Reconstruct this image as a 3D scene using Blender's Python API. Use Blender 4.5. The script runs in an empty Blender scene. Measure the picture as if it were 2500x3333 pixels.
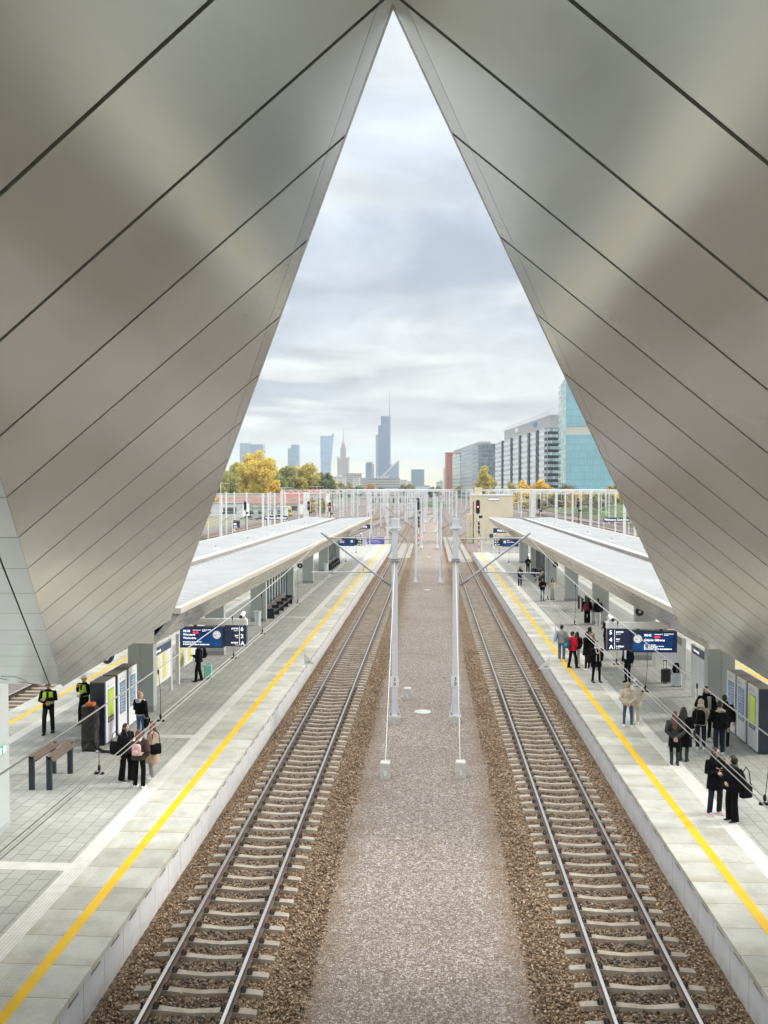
import bpy, bmesh, math, random
import numpy as np
from mathutils import Vector, Matrix, Euler
PI = math.pi; rad = math.radians
random.seed(7); RS = np.random.RandomState(11)
SC = bpy.context.scene; COL = SC.collection

# ------------------------------------------------------------------ camera
cd = bpy.data.cameras.new("camera"); cam = bpy.data.objects.new("camera", cd); COL.objects.link(cam)
CAMZ = 9.43
cam.location = (0, 0, CAMZ)
cam.rotation_euler = (rad(90 - 1.5585), 0, rad(3.134))
cd.sensor_fit = 'VERTICAL'; cd.sensor_height = 24.0; cd.lens = 24.0 * 2775 / 3333.0
cd.clip_start = 0.1; cd.clip_end = 20000
SC.camera = cam

# ------------------------------------------------------------------ view, sky, sun
SC.view_settings.view_transform = 'Standard'; SC.view_settings.look = 'None'
SC.view_settings.exposure = 1.50; SC.view_settings.gamma = 1.0
SC.cycles.max_bounces = 8; SC.cycles.diffuse_bounces = 4; SC.cycles.glossy_bounces = 4
SC.cycles.volume_bounces = 0; SC.cycles.use_denoising = True
SUN_EL, SUN_AZ = rad(27), rad(80)          # sun low on the right, behind cloud
sd = bpy.data.lights.new("sun", 'SUN'); sd.energy = 1.25; sd.angle = rad(14); sd.color = (1.0, 0.95, 0.87)
sun = bpy.data.objects.new("sun", sd); COL.objects.link(sun)
sv = Vector((math.sin(SUN_AZ) * math.cos(SUN_EL), math.cos(SUN_AZ) * math.cos(SUN_EL), math.sin(SUN_EL)))
sun.rotation_euler = sv.to_track_quat('Z', 'Y').to_euler()

def lin(r, g, b):
    f = lambda c: (c / 255 / 12.92) if c <= 10 else ((c / 255 + 0.055) / 1.055) ** 2.4
    return (f(r), f(g), f(b))

class G:
    """small node-graph helper"""
    def __init__(s, tree): s.t = tree; s.n = tree.nodes; s.l = tree.links
    def new(s, kind, **kw):
        n = s.n.new(kind)
        for k, v in kw.items(): setattr(n, k, v)
        return n
    def put(s, sock, v):
        if v is None: return
        if isinstance(v, bpy.types.NodeSocket): s.l.new(v, sock)
        else:
            if hasattr(sock.default_value, '__len__') and not isinstance(v, (int, float)):
                v = tuple(v)
                if len(sock.default_value) == 4 and len(v) == 3: v = v + (1,)
            sock.default_value = v
    def m(s, op, a, b=None, c=None, clamp=False):
        n = s.new('ShaderNodeMath', operation=op, use_clamp=clamp)
        s.put(n.inputs[0], a); s.put(n.inputs[1], b)
        if c is not None: s.put(n.inputs[2], c)
        return n.outputs[0]
    def v(s, op, a, b=None):
        n = s.new('ShaderNodeVectorMath', operation=op); s.put(n.inputs[0], a); s.put(n.inputs[1], b)
        return n.outputs[0]
    def mix(s, f, a, b, mode='MIX'):
        n = s.new('ShaderNodeMix', data_type='RGBA', blend_type=mode)
        s.put(n.inputs[0], f); s.put(n.inputs[6], a); s.put(n.inputs[7], b)
        return n.outputs[2]
    def ramp(s, f, stops, interp='LINEAR'):
        n = s.new('ShaderNodeValToRGB'); cr = n.color_ramp; cr.interpolation = interp
        while len(cr.elements) < len(stops): cr.elements.new(0.5)
        for e, (p, c) in zip(cr.elements, stops):
            e.position = p; e.color = tuple(c) + (1,) if len(c) == 3 else c
        s.put(n.inputs[0], f); return n.outputs[0]
    def noise(s, vec, scale, detail=3, rough=0.55, out=0, dist=0.0):
        n = s.new('ShaderNodeTexNoise'); s.put(n.inputs['Vector'], vec)
        n.inputs['Scale'].default_value = scale; n.inputs['Detail'].default_value = detail
        n.inputs['Roughness'].default_value = rough; n.inputs['Distortion'].default_value = dist
        return n.outputs[out]
    def vor(s, vec, scale, feature='F1', out='Color'):
        n = s.new('ShaderNodeTexVoronoi', feature=feature); s.put(n.inputs['Vector'], vec); n.inputs['Scale'].default_value = scale
        return n.outputs[out]
    def white(s, vec):
        n = s.new('ShaderNodeTexWhiteNoise', noise_dimensions='3D'); s.put(n.inputs['Vector'], vec); return n.outputs[0]
    def xyz(s, vec):
        n = s.new('ShaderNodeSeparateXYZ'); s.put(n.inputs[0], vec); return n.outputs
    def comb(s, x, y, z):
        n = s.new('ShaderNodeCombineXYZ'); s.put(n.inputs[0], x); s.put(n.inputs[1], y); s.put(n.inputs[2], z); return n.outputs[0]
    def mr(s, x, a, b, c=0.0, d=1.0):
        n = s.new('ShaderNodeMapRange'); s.put(n.inputs[0], x)
        for i, q in enumerate((a, b, c, d)): s.put(n.inputs[i + 1], q)
        return n.outputs[0]

wd = bpy.data.worlds.new("World"); SC.world = wd; wd.use_nodes = True
g = G(wd.node_tree); g.n.clear()
sky = g.new('ShaderNodeTexSky', sky_type='NISHITA', sun_disc=False)
sky.sun_elevation = SUN_EL; sky.sun_rotation = SUN_AZ; sky.air_density = 1.2; sky.dust_density = 2.0
dirv = g.new('ShaderNodeTexCoord').outputs['Generated']
X_, Y_, Z_ = g.xyz(dirv)
zz = g.m('MAXIMUM', Z_, 0.0)
den = g.m('ADD', zz, 0.07)
cp = g.comb(g.m('MULTIPLY', g.m('DIVIDE', X_, den), 1.0), g.m('DIVIDE', Y_, den), 0.0)
n1 = g.noise(cp, 0.85, 5, 0.5, dist=0.35)
n2 = g.noise(g.v('ADD', cp, (7.3, 2.1, 3.0)), 0.38, 3, 0.5)
den3 = g.m('ADD', zz, 0.20)
n3 = g.noise(g.comb(g.m('DIVIDE', X_, den3), g.m('DIVIDE', Y_, den3), 2.7), 3.4, 6, 0.58, dist=0.5)
base = g.ramp(zz, [(0.0, (0.62, 0.53, 0.28)), (0.018, (0.50, 0.48, 0.33)), (0.042, (0.29, 0.40, 0.40)),
                   (0.062, (0.320, 0.343, 0.334)), (0.13, (0.289, 0.307, 0.313)), (0.22, (0.263, 0.289, 0.320)),
                   (0.34, (0.276, 0.307, 0.352)), (0.50, (0.307, 0.338, 0.387)), (0.68, (1.42, 1.44, 1.42)), (1.0, (2.35, 2.38, 2.33))])
dark = g.m('MULTIPLY', g.mr(n2, 0.45, 0.57), g.mr(zz, 0.045, 0.10))
lite = g.m('MULTIPLY', g.mr(n1, 0.50, 0.60), g.mr(zz, 0.04, 0.08))
fine = g.mr(n3, 0.36, 0.66, 0.80, 1.14)
c1 = g.mix(g.m('MULTIPLY', dark, 0.92), base, (0.163, 0.188, 0.229))
c1 = g.mix(g.m('MULTIPLY', g.m('MULTIPLY', lite, 0.8), g.mr(zz, 0.45, 0.55, 1.0, 0.0)), c1, (0.385, 0.395, 0.385))
fine = g.m('MULTIPLY', fine, 1.05)
fac = g.v('MULTIPLY', c1, g.comb(fine, fine, fine))
bd = g.v('ADD', dirv, g.v('MULTIPLY', g.v('SUBTRACT', g.noise(dirv, 5.0, 4, .55, out=1), (.5, .5, .5)), (.22, .0, .16)))
bx, by, bz = g.xyz(bd)
bx = g.m('DIVIDE', g.m('SUBTRACT', bx, 0.028), 0.10); bz = g.m('DIVIDE', g.m('SUBTRACT', bz, 0.255), 0.055)
blob = g.m('MULTIPLY', g.mr(g.m('SQRT', g.m('ADD', g.m('MULTIPLY', bx, bx), g.m('MULTIPLY', bz, bz))), 0.55, 1.25, 1.0, 0.0), g.m('GREATER_THAN', Y_, 0.0))
fac = g.mix(g.m('MULTIPLY', blob, 0.85), fac, (0.155, 0.183, 0.234))
cl10 = g.v('MULTIPLY', fac, (9.0, 9.0, 9.0))
fin = g.mix(0.05, cl10, sky.outputs[0])
bg = g.new('ShaderNodeBackground'); g.put(bg.inputs[0], fin); bg.inputs[1].default_value = 0.1
out = g.new('ShaderNodeOutputWorld'); g.l.new(bg.outputs[0], out.inputs[0])

# ------------------------------------------------------------------ materials
MATS = {}
def newmat(name):
    m = bpy.data.materials.new(name); m.use_nodes = True; gg = G(m.node_tree)
    b = gg.n.get('Principled BSDF'); MATS[name] = m
    return m, gg, b
def pos(gg): return gg.new('ShaderNodeNewGeometry').outputs['Position']
def objc(gg): return gg.new('ShaderNodeTexCoord').outputs['Object']
def bump(gg, b, h, strength=0.4, dist=0.02):
    n = gg.new('ShaderNodeBump'); n.inputs['Strength'].default_value = strength; n.inputs['Distance'].default_value = dist
    gg.put(n.inputs['Height'], h); gg.l.new(n.outputs[0], b.inputs['Normal'])
def M(name, col, rough=0.6, metal=0.0, var=0.12, vs=3.0, bmp=0.0, bs=60.0, spec=0.5, emit=0.0, coat=0.0, alpha=None):
    if name in MATS: return MATS[name]
    m, gg, b = newmat(name)
    p = objc(gg)
    n = gg.noise(p, vs, 4, 0.6)
    if var > 0:
        lo = tuple(c * (1 - var) for c in col); hi = tuple(min(1, c * (1 + var)) for c in col)
        c = gg.ramp(n, [(0.3, lo), (0.7, hi)]); gg.put(b.inputs['Base Color'], c)
    else: gg.put(b.inputs['Base Color'], col)
    b.inputs['Roughness'].default_value = rough; b.inputs['Metallic'].default_value = metal
    b.inputs['Specular IOR Level'].default_value = spec
    if coat: b.inputs['Coat Weight'].default_value = coat
    if bmp: bump(gg, b, gg.noise(p, bs, 3, 0.6), bmp, 0.01)
    if emit: gg.put(b.inputs['Emission Color'], col); b.inputs['Emission Strength'].default_value = emit
    return m

# ------------------------------------------------------------------ mesh builder and tagging
class MB:
    def __init__(s): s.v = []; s.f = []; s.mi = []; s.cur = 0
    def add(s, vs, fs):
        o = len(s.v); s.v += [tuple(q) for q in vs]; s.f += [tuple(i + o for i in f) for f in fs]; s.mi += [s.cur] * len(fs); return s
    def bb(s, x0, x1, y0, y1, z0, z1, mat=None):
        if mat is not None: s.cur = mat
        vs = [(x, y, z) for z in (z0, z1) for y in (y0, y1) for x in (x0, x1)]
        return s.add(vs, [(0, 2, 3, 1), (4, 5, 7, 6), (0, 1, 5, 4), (2, 6, 7, 3), (0, 4, 6, 2), (1, 3, 7, 5)])
    def box(s, c, d, rz=0.0, mat=None, rx=0.0, ry=0.0):
        if mat is not None: s.cur = mat
        R = Euler((rx, ry, rz)).to_matrix(); c = Vector(c)
        vs = [c + R @ Vector((x * d[0] / 2, y * d[1] / 2, z * d[2] / 2)) for z in (-1, 1) for y in (-1, 1) for x in (-1, 1)]
        return s.add(vs, [(0, 2, 3, 1), (4, 5, 7, 6), (0, 1, 5, 4), (2, 6, 7, 3), (0, 4, 6, 2), (1, 3, 7, 5)])
    def rings(s, rs, cap=True, close=False):
        n = len(rs[0]); o = len(s.v); fs = []
        vs = [q for r in rs for q in r]
        for i in range(len(rs) - 1 + (1 if close else 0)):
            a = i * n; b = ((i + 1) % len(rs)) * n
            for k in range(n): k2 = (k + 1) % n; fs.append((a + k, a + k2, b + k2, b + k))
        if cap and not close:
            fs.append(tuple(range(n - 1, -1, -1))); fs.append(tuple((len(rs) - 1) * n + k for k in range(n)))
        return s.add(vs, fs)
    def tube(s, pts, r, n=8, cap=True, mat=None, close=False, sx=1.0):
        if mat is not None: s.cur = mat
        pts = [Vector(p) for p in pts]; N = len(pts)
        if not hasattr(r, '__len__'): r = [r] * N
        rs = []; up = None
        for i, p in enumerate(pts):
            if close: d = pts[(i + 1) % N] - pts[i - 1]
            else: d = pts[min(i + 1, N - 1)] - pts[max(i - 1, 0)]
            if d.length < 1e-9: d = Vector((0, 0, 1))
            d.normalize()
            if up is None: up = d.orthogonal().normalized()
            a = up - d * up.dot(d)
            if a.length < 1e-6: a = d.orthogonal()
            a.normalize(); up = a; b = d.cross(a)
            ri = r[i]; ra, rb = ri if hasattr(ri, '__len__') else (ri * sx, ri)
            rs.append([p + a * (math.cos(t) * ra) + b * (math.sin(t) * rb) for t in [2 * PI * k / n for k in range(n)]])
        return s.rings(rs, cap, close)
    def loft(s, secs, n=12, mat=None, cap=True):
        """secs: (centre, rx, ry) with horizontal elliptical sections"""
        if mat is not None: s.cur = mat
        rs = [[(c[0] + rx * math.cos(t), c[1] + ry * math.sin(t), c[2]) for t in [2 * PI * k / n for k in range(n)]] for c, rx, ry in secs]
        return s.rings(rs, cap)
    def ell(s, c, r, nu=12, nv=8, mat=None, R=None):
        if mat is not None: s.cur = mat
        vs = []; fs = []
        for j in range(nv + 1):
            th = PI * j / nv
            for i in range(nu):
                ph = 2 * PI * i / nu
                q = Vector((r[0] * math.sin(th) * math.cos(ph), r[1] * math.sin(th) * math.sin(ph), r[2] * math.cos(th)))
                if R is not None: q = R @ q
                vs.append(q + Vector(c))
        for j in range(nv):
            for i in range(nu):
                a = j * nu + i; b = j * nu + (i + 1) % nu
                fs.append((a, a + nu, b + nu, b))
        return s.add(vs, fs)
    def prism(s, poly, axis, a, b, mat=None):
        """extrude a 2-D polygon along axis from a to b"""
        if mat is not None: s.cur = mat
        mk = {'x': lambda u, w, t: (t, u, w), 'y': lambda u, w, t: (u, t, w), 'z': lambda u, w, t: (u, w, t)}[axis]
        n = len(poly)
        vs = [mk(u, w, a) for u, w in poly] + [mk(u, w, b) for u, w in poly]
        fs = [(k, (k + 1) % n, n + (k + 1) % n, n + k) for k in range(n)] + [tuple(range(n - 1, -1, -1)), tuple(range(n, 2 * n))]
        return s.add(vs, fs)
    def quad(s, a, b, c, d, mat=None):
        if mat is not None: s.cur = mat
        return s.add([a, b, c, d], [(0, 1, 2, 3)])
    def mesh(s, name, mats=(), smooth=False):
        me = bpy.data.meshes.new(name); me.from_pydata(s.v, [], s.f)
        for m in mats: me.materials.append(m)
        if len(mats) > 1 and s.mi: me.polygons.foreach_set('material_index', s.mi)
        bm = bmesh.new(); bm.from_mesh(me); bmesh.ops.recalc_face_normals(bm, faces=bm.faces); bm.to_mesh(me); bm.free()
        if smooth: me.polygons.foreach_set('use_smooth', [True] * len(me.polygons))
        me.update(); return me

def link(name, data, parent=None, loc=(0, 0, 0), rz=0.0):
    o = bpy.data.objects.new(name, data); COL.objects.link(o); o.location = loc; o.rotation_euler = (0, 0, rz)
    if parent is not None: o.parent = parent
    return o
def obj(name, mb, mats, parent=None, loc=(0, 0, 0), rz=0.0, smooth=False):
    if not isinstance(mats, (list, tuple)): mats = [mats]
    return link(name, mb.mesh(name, mats, smooth), parent, loc, rz)
def tag(o, label, cat, group=None):
    o['label'] = label; o['category'] = cat
    if group: o['group'] = group
    return o
def thing(name, label, cat, loc=(0, 0, 0), rz=0.0, group=None):
    return tag(link(name, None, None, loc, rz), label, cat, group)
def struct(name, mb, mats, **kw):
    o = obj(name, mb, mats, **kw); o['kind'] = 'structure'; return o
def dup(root, loc=None, rz=None, label=None, group=None):
    r = root.copy(); COL.objects.link(r)
    if loc is not None: r.location = loc
    if rz is not None: r.rotation_euler = (0, 0, rz)
    if label: r['label'] = label
    if group: r['group'] = group
    def rec(src, dst):
        for ch in list(src.children):
            c = ch.copy(); COL.objects.link(c); c.parent = dst; rec(ch, c)
    rec(root, r); return r
ORD = ['nearest', 'second', 'third', 'fourth', 'fifth', 'sixth', 'seventh', 'eighth', 'ninth', 'tenth', 'eleventh', 'twelfth',
       'thirteenth', 'fourteenth', 'fifteenth', 'sixteenth', 'seventeenth', 'eighteenth', 'nineteenth', 'twentieth']
def text_mesh(s, size, align='LEFT', bold=0.0, depth=0.002):
    cu = bpy.data.curves.new('lettering', 'FONT'); cu.body = s; cu.size = size; cu.align_x = align; cu.offset = bold; cu.extrude = depth
    cu.resolution_u = 3
    o = bpy.data.objects.new('tmp', cu); COL.objects.link(o)
    dg = bpy.context.evaluated_depsgraph_get(); me = bpy.data.meshes.new_from_object(o.evaluated_get(dg))
    bpy.data.objects.remove(o); bpy.data.curves.remove(cu); return me
def text(s, size, mat, parent, loc, rot=(PI / 2, 0, 0), align='LEFT', bold=0.0, name='lettering'):
    me = text_mesh(s, size, align, bold); me.materials.clear(); me.materials.append(mat)
    o = link(name, me, parent, loc); o.rotation_euler = rot; return o
# ------------------------------------------------------------------ surface materials
def gravel(name, scale, cols, dirt=None, disp=0.6, rough=0.9, big=0.25, fade=False):
    m, gg, b = newmat(name); p = pos(gg)
    cell = gg.vor(p, scale); r = gg.xyz(cell)[0]
    c = gg.ramp(r, [(i / (len(cols) - 1), q) for i, q in enumerate(cols)])
    n = gg.noise(p, big, 4, 0.6)
    c = gg.mix(gg.mr(n, 0.35, 0.7, 0.0, 0.35), c, cols[0])
    if fade:
        ax = gg.m('ABSOLUTE', gg.m('ADD', gg.xyz(p)[0], 0.2)); ax = gg.m('ADD', ax, gg.m('MULTIPLY', gg.m('SUBTRACT', gg.noise(p, 1.1, 4, .65), .5), 1.6))
        fc = gg.ramp(gg.xyz(cell)[1], [(0, (0.12, 0.078, 0.047)), (.5, (0.26, 0.18, 0.115)), (1, (0.42, 0.32, 0.23))])
        c = gg.mix(gg.mr(ax, 1.5, 2.35), c, fc)
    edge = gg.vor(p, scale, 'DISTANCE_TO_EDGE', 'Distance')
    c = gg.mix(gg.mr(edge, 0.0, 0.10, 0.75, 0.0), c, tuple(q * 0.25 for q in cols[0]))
    if dirt:
        d = gg.noise(p, 0.7, 3, 0.6); c = gg.mix(gg.mr(d, 0.5, 0.75, 0.0, 0.45), c, dirt)
    gg.put(b.inputs['Base Color'], c); b.inputs['Roughness'].default_value = rough; b.inputs['Specular IOR Level'].default_value = 0.25
    h = gg.m('ADD', gg.m('MULTIPLY', edge, 1.0), gg.m('MULTIPLY', gg.xyz(cell)[1], 0.35))
    bump(gg, b, h, disp, 0.06)
    return m
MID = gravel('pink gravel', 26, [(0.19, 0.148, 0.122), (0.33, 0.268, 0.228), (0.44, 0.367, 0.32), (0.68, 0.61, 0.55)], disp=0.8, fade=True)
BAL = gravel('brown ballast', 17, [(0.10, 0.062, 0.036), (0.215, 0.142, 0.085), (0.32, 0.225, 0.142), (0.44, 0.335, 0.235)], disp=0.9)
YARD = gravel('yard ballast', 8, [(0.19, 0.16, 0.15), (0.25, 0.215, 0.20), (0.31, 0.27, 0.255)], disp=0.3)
def groundmat():
    m, gg, b = newmat('far ground'); p = pos(gg)
    n = gg.noise(p, 0.012, 4, 0.55); n2 = gg.noise(p, 0.4, 4, 0.6)
    c = gg.ramp(n, [(0.40, (0.20, 0.19, 0.16)), (0.52, (0.14, 0.155, 0.085)), (0.62, (0.10, 0.13, 0.05))])
    c = gg.mix(gg.mr(n2, 0.3, 0.7, 0.0, 0.4), c, (0.11, 0.10, 0.07))
    gg.put(b.inputs['Base Color'], c); b.inputs['Roughness'].default_value = 0.95
    return m
GRND = groundmat()
GRASS = M('grass', (0.085, 0.125, 0.035), 0.95, var=0.45, vs=0.5, bmp=0.5, bs=12)
def slabmat():
    m, gg, b = newmat('platform slab'); p = pos(gg); x, y, z = gg.xyz(p)
    fy = gg.m('FRACT', gg.m('ADD', y, 0.04)); id_ = gg.m('FLOOR', gg.m('ADD', y, 0.04))
    rnd = gg.white(gg.comb(id_, gg.m('FLOOR', gg.m('DIVIDE', x, 8.0)), 0.0))
    n = gg.noise(p, 1.6, 5, 0.62); nf = gg.noise(p, 22, 3, 0.6)
    c = gg.ramp(n, [(0.28, (0.39, 0.38, 0.32)), (0.5, (0.52, 0.512, 0.455)), (0.72, (0.60, 0.598, 0.55))])
    c = gg.mix(1.0, c, gg.ramp(rnd, [(0, (0.80, 0.79, 0.74)), (0.5, (0.97, 0.97, 0.95)), (1, (1.08, 1.08, 1.07))]), 'MULTIPLY')
    c = gg.mix(gg.mr(nf, 0.3, 0.7, 0.0, 0.25), c, (0.38, 0.37, 0.33))
    # rusty stain that creeps from the slab joints
    st = gg.m('MULTIPLY', gg.mr(fy, 0.0, 0.35, 1.0, 0.0), gg.mr(gg.noise(gg.comb(gg.m('MULTIPLY', x, 1.2), gg.m('MULTIPLY', y, 0.5), 0), 1.0, 3), 0.42, 0.66))
    c = gg.mix(gg.m('MULTIPLY', st, 0.7), c, (0.36, 0.29, 0.17))
    gum = gg.vor(p, 1.7, 'F1', 'Distance'); c = gg.mix(gg.m('MULTIPLY', gg.m('LESS_THAN', gum, .03), .4), c, (.12, .12, .11))
    j = gg.m('LESS_THAN', gg.m('MINIMUM', fy, gg.m('SUBTRACT', 1.0, fy)), 0.009)
    c = gg.mix(gg.m('MULTIPLY', j, 0.75), c, (0.16, 0.145, 0.11))
    # warning studs on the inner side of the yellow line
    dx = gg.m('MINIMUM', gg.m('ABSOLUTE', gg.m('ADD', x, 7.38)), gg.m('ABSOLUTE', gg.m('SUBTRACT', x, 7.05)))
    zone = gg.m('LESS_THAN', dx, 0.19)
    gx = gg.m('SUBTRACT', gg.m('FRACT', gg.m('MULTIPLY', x, 16.0)), 0.5); gy = gg.m('SUBTRACT', gg.m('FRACT', gg.m('MULTIPLY', y, 16.0)), 0.5)
    d = gg.m('SQRT', gg.m('ADD', gg.m('MULTIPLY', gx, gx), gg.m('MULTIPLY', gy, gy)))
    stud = gg.m('MULTIPLY', gg.m('LESS_THAN', d, 0.27), zone)
    c = gg.mix(gg.m('MULTIPLY', stud, 0.55), c, (0.27, 0.26, 0.23))
    gg.put(b.inputs['Base Color'], c); b.inputs['Roughness'].default_value = 0.62
    bump(gg, b, gg.m('ADD', gg.m('MULTIPLY', stud, 0.4), gg.m('MULTIPLY', nf, 0.2)), 0.3, 0.01)
    return m
SLAB = slabmat()
def pavemat():
    m, gg, b = newmat('grey pavers'); p = pos(gg); x, y, z = gg.xyz(p)
    W, D = 0.50, 0.35
    x, y = y, x
    r = gg.m('DIVIDE', y, D); ri = gg.m('FLOOR', r); fy = gg.m('SUBTRACT', r, ri)
    off = gg.m('MULTIPLY', gg.m('MODULO', ri, 2.0), 0.5)
    q = gg.m('ADD', gg.m('DIVIDE', x, W), off); qi = gg.m('FLOOR', q); fx = gg.m('SUBTRACT', q, qi)
    rnd = gg.white(gg.comb(qi, ri, 0.0))
    c = gg.ramp(rnd, [(0, (0.37, 0.372, 0.335)), (0.5, (0.40, 0.402, 0.365)), (1, (0.45, 0.448, 0.41))])
    n = gg.noise(p, 0.9, 4, 0.6); nf = gg.noise(p, 30, 3, 0.6)
    c = gg.mix(gg.mr(n, 0.38, 0.66, 0.0, 0.55), c, (0.27, 0.275, 0.25))
    c = gg.mix(gg.mr(nf, 0.35, 0.7, 0.0, 0.2), c, (0.47, 0.47, 0.44))
    ex = gg.m('MULTIPLY', gg.m('MINIMUM', fx, gg.m('SUBTRACT', 1.0, fx)), W); ey = gg.m('MULTIPLY', gg.m('MINIMUM', fy, gg.m('SUBTRACT', 1.0, fy)), D)
    j = gg.mr(gg.m('MINIMUM', ex, ey), 0.006, 0.016, 1.0, 0.0)
    c = gg.mix(gg.m('MULTIPLY', j, 0.75), c, (0.15, 0.15, 0.125))
    gg.put(b.inputs['Base Color'], c); b.inputs['Roughness'].default_value = 0.7
    bump(gg, b, gg.m('SUBTRACT', gg.m('MULTIPLY', nf, 0.3), j), 0.4, 0.006)
    return m
PAVE = pavemat()
def tactmat():
    m, gg, b = newmat('white tactile paving'); p = pos(gg); x, y, z = gg.xyz(p)
    n = gg.noise(p, 3, 4, 0.6)
    c = gg.ramp(n, [(0.3, (0.60, 0.585, 0.53)), (0.7, (0.72, 0.71, 0.66))])
    fx = gg.m('FRACT', gg.m('MULTIPLY', x, 13.5)); rib = gg.m('LESS_THAN', fx, 0.3)
    fy = gg.m('FRACT', gg.m('MULTIPLY', y, 2.5)); jy = gg.m('LESS_THAN', fy, 0.03)
    c = gg.mix(gg.m('MULTIPLY', gg.m('MAXIMUM', rib, jy), 0.42), c, (0.36, 0.34, 0.29))
    gg.put(b.inputs['Base Color'], c); b.inputs['Roughness'].default_value = 0.6
    bump(gg, b, rib, -0.3, 0.01); return m
TACT = tactmat()
YEL = M('yellow line paint', (0.80, 0.48, 0.01), 0.6, var=0.10, vs=1.6, bmp=0.1)
def wallmat():
    m, gg, b = newmat('platform wall panels'); p = pos(gg); x, y, z = gg.xyz(p)
    n = gg.noise(p, 1.2, 4, 0.6)
    c = gg.ramp(n, [(0.3, (0.60, 0.61, 0.625)), (0.7, (0.70, 0.71, 0.72))])
    fy = gg.m('FRACT', gg.m('ADD', y, 0.14))
    j = gg.m('LESS_THAN', fy, 0.014)
    c = gg.mix(gg.m('MULTIPLY', j, 0.85), c, (0.06, 0.06, 0.06))
    slot = gg.m('MULTIPLY', gg.m('MULTIPLY', gg.m('GREATER_THAN', fy, 0.34), gg.m('LESS_THAN', fy, 0.80)),
                gg.m('MULTIPLY', gg.m('GREATER_THAN', z, 0.42), gg.m('LESS_THAN', z, 0.475)))
    c = gg.mix(gg.m('MULTIPLY', slot, 0.9), c, (0.04, 0.04, 0.04))
    dirt = gg.m('MULTIPLY', gg.mr(z, 0.15, -0.25), gg.mr(gg.noise(p, 4, 3), 0.3, 0.7))
    c = gg.mix(gg.m('MULTIPLY', dirt, 0.6), c, (0.35, 0.29, 0.22))
    gg.put(b.inputs['Base Color'], c); b.inputs['Roughness'].default_value = 0.55; return m
WALLP = wallmat()
CONC = M('pale concrete', (0.50, 0.49, 0.45), 0.8, var=0.16, vs=6, bmp=0.25)
def sleepmat():
    m, gg, b = newmat('sleeper concrete'); p = pos(gg); o = objc(gg); ax = gg.m('ABSOLUTE', gg.xyz(o)[0])
    n = gg.noise(p, 2.6, 5, .65); n2 = gg.noise(p, .55, 3, .6); nf = gg.noise(p, 35, 3, .6)
    c = gg.ramp(n, [(.28, (.25, .205, .16)), (.5, (.40, .345, .28)), (.72, (.50, .45, .375))])
    c = gg.mix(gg.mr(n2, .4, .65, 0, .5), c, (.30, .235, .165)); c = gg.mix(gg.mr(gg.m('ABSOLUTE', gg.m('SUBTRACT', ax, .75)), .0, .26, .65, .0), c, (.13, .09, .06))
    c = gg.mix(gg.mr(nf, .4, .7, 0, .3), c, (.22, .18, .14))
    gg.put(b.inputs['Base Color'], c); b.inputs['Roughness'].default_value = .85; bump(gg, b, nf, .3, .01); return m
SLEEP = sleepmat()
RUST = M('rusty rail side', (0.15, 0.105, 0.08), 0.7, 0.3, var=0.25, vs=2)
SHINE = M('polished rail head', (0.68, 0.645, 0.62), 0.33, 1.0, var=0.08, vs=1)
IRON = M('dark iron', (0.045, 0.04, 0.038), 0.6, 0.5, var=0.2)
GALV = M('galvanised steel', (0.64, 0.67, 0.705), 0.5, 0.1, var=0.06, vs=2)
STEEL = M('grey steel tube', (0.36, 0.37, 0.39), 0.42, 0.8, var=0.1)
WIRE = M('copper wire worn grey', (0.50, 0.485, 0.45), 0.45, 0.3, var=0.06)
WHITE = M('white paint', (0.80, 0.81, 0.82), 0.45, var=0.04)
OFFW = M('off white paint', (0.72, 0.73, 0.72), 0.5, var=0.06)
NAVY = M('navy enamel', (0.012, 0.022, 0.085), 0.3, var=0.08, coat=0.4)
NAVYSCR = M('navy screen', (0.008, 0.02, 0.09), 0.2, var=0.0, emit=0.35)
BLACK = M('black paint', (0.018, 0.018, 0.021), 0.45, var=0.2)
ANTH = M('anthracite steel', (0.035, 0.042, 0.055), 0.4, 0.3, var=0.1)
LETT = M('white lettering', (0.85, 0.86, 0.88), 0.5, var=0.0, emit=0.45)
DECKM = M('white corrugated roof sheet', (0.50, 0.505, 0.50), 0.5, 0.0, var=0.09, vs=0.35)
CREAM = M('cream roof flashing', (0.50, 0.465, 0.395), 0.45, var=0.05, vs=0.8)
def brushed():
    m, gg, b = newmat('brushed soffit metal'); p = pos(gg)
    n = gg.noise(gg.v('MULTIPLY', p, (6.0, 1.0, 6.0)), 0.8, 4, 0.6)
    gg.put(b.inputs['Base Color'], gg.ramp(n, [(0.3, (0.42, 0.42, 0.405)), (0.7, (0.60, 0.595, 0.57))]))
    b.inputs['Metallic'].default_value = 0.75; gg.put(b.inputs['Roughness'], gg.mr(n, 0.3, 0.7, 0.22, 0.4)); return m
BRUSH = brushed()
PILL = M('pale teal grey pillar panel', (0.47, 0.505, 0.505), 0.45, 0.1, var=0.04, vs=0.8)
GUT = M('gutter lining', (0.30, 0.28, 0.26), 0.7, var=0.2)
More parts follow.
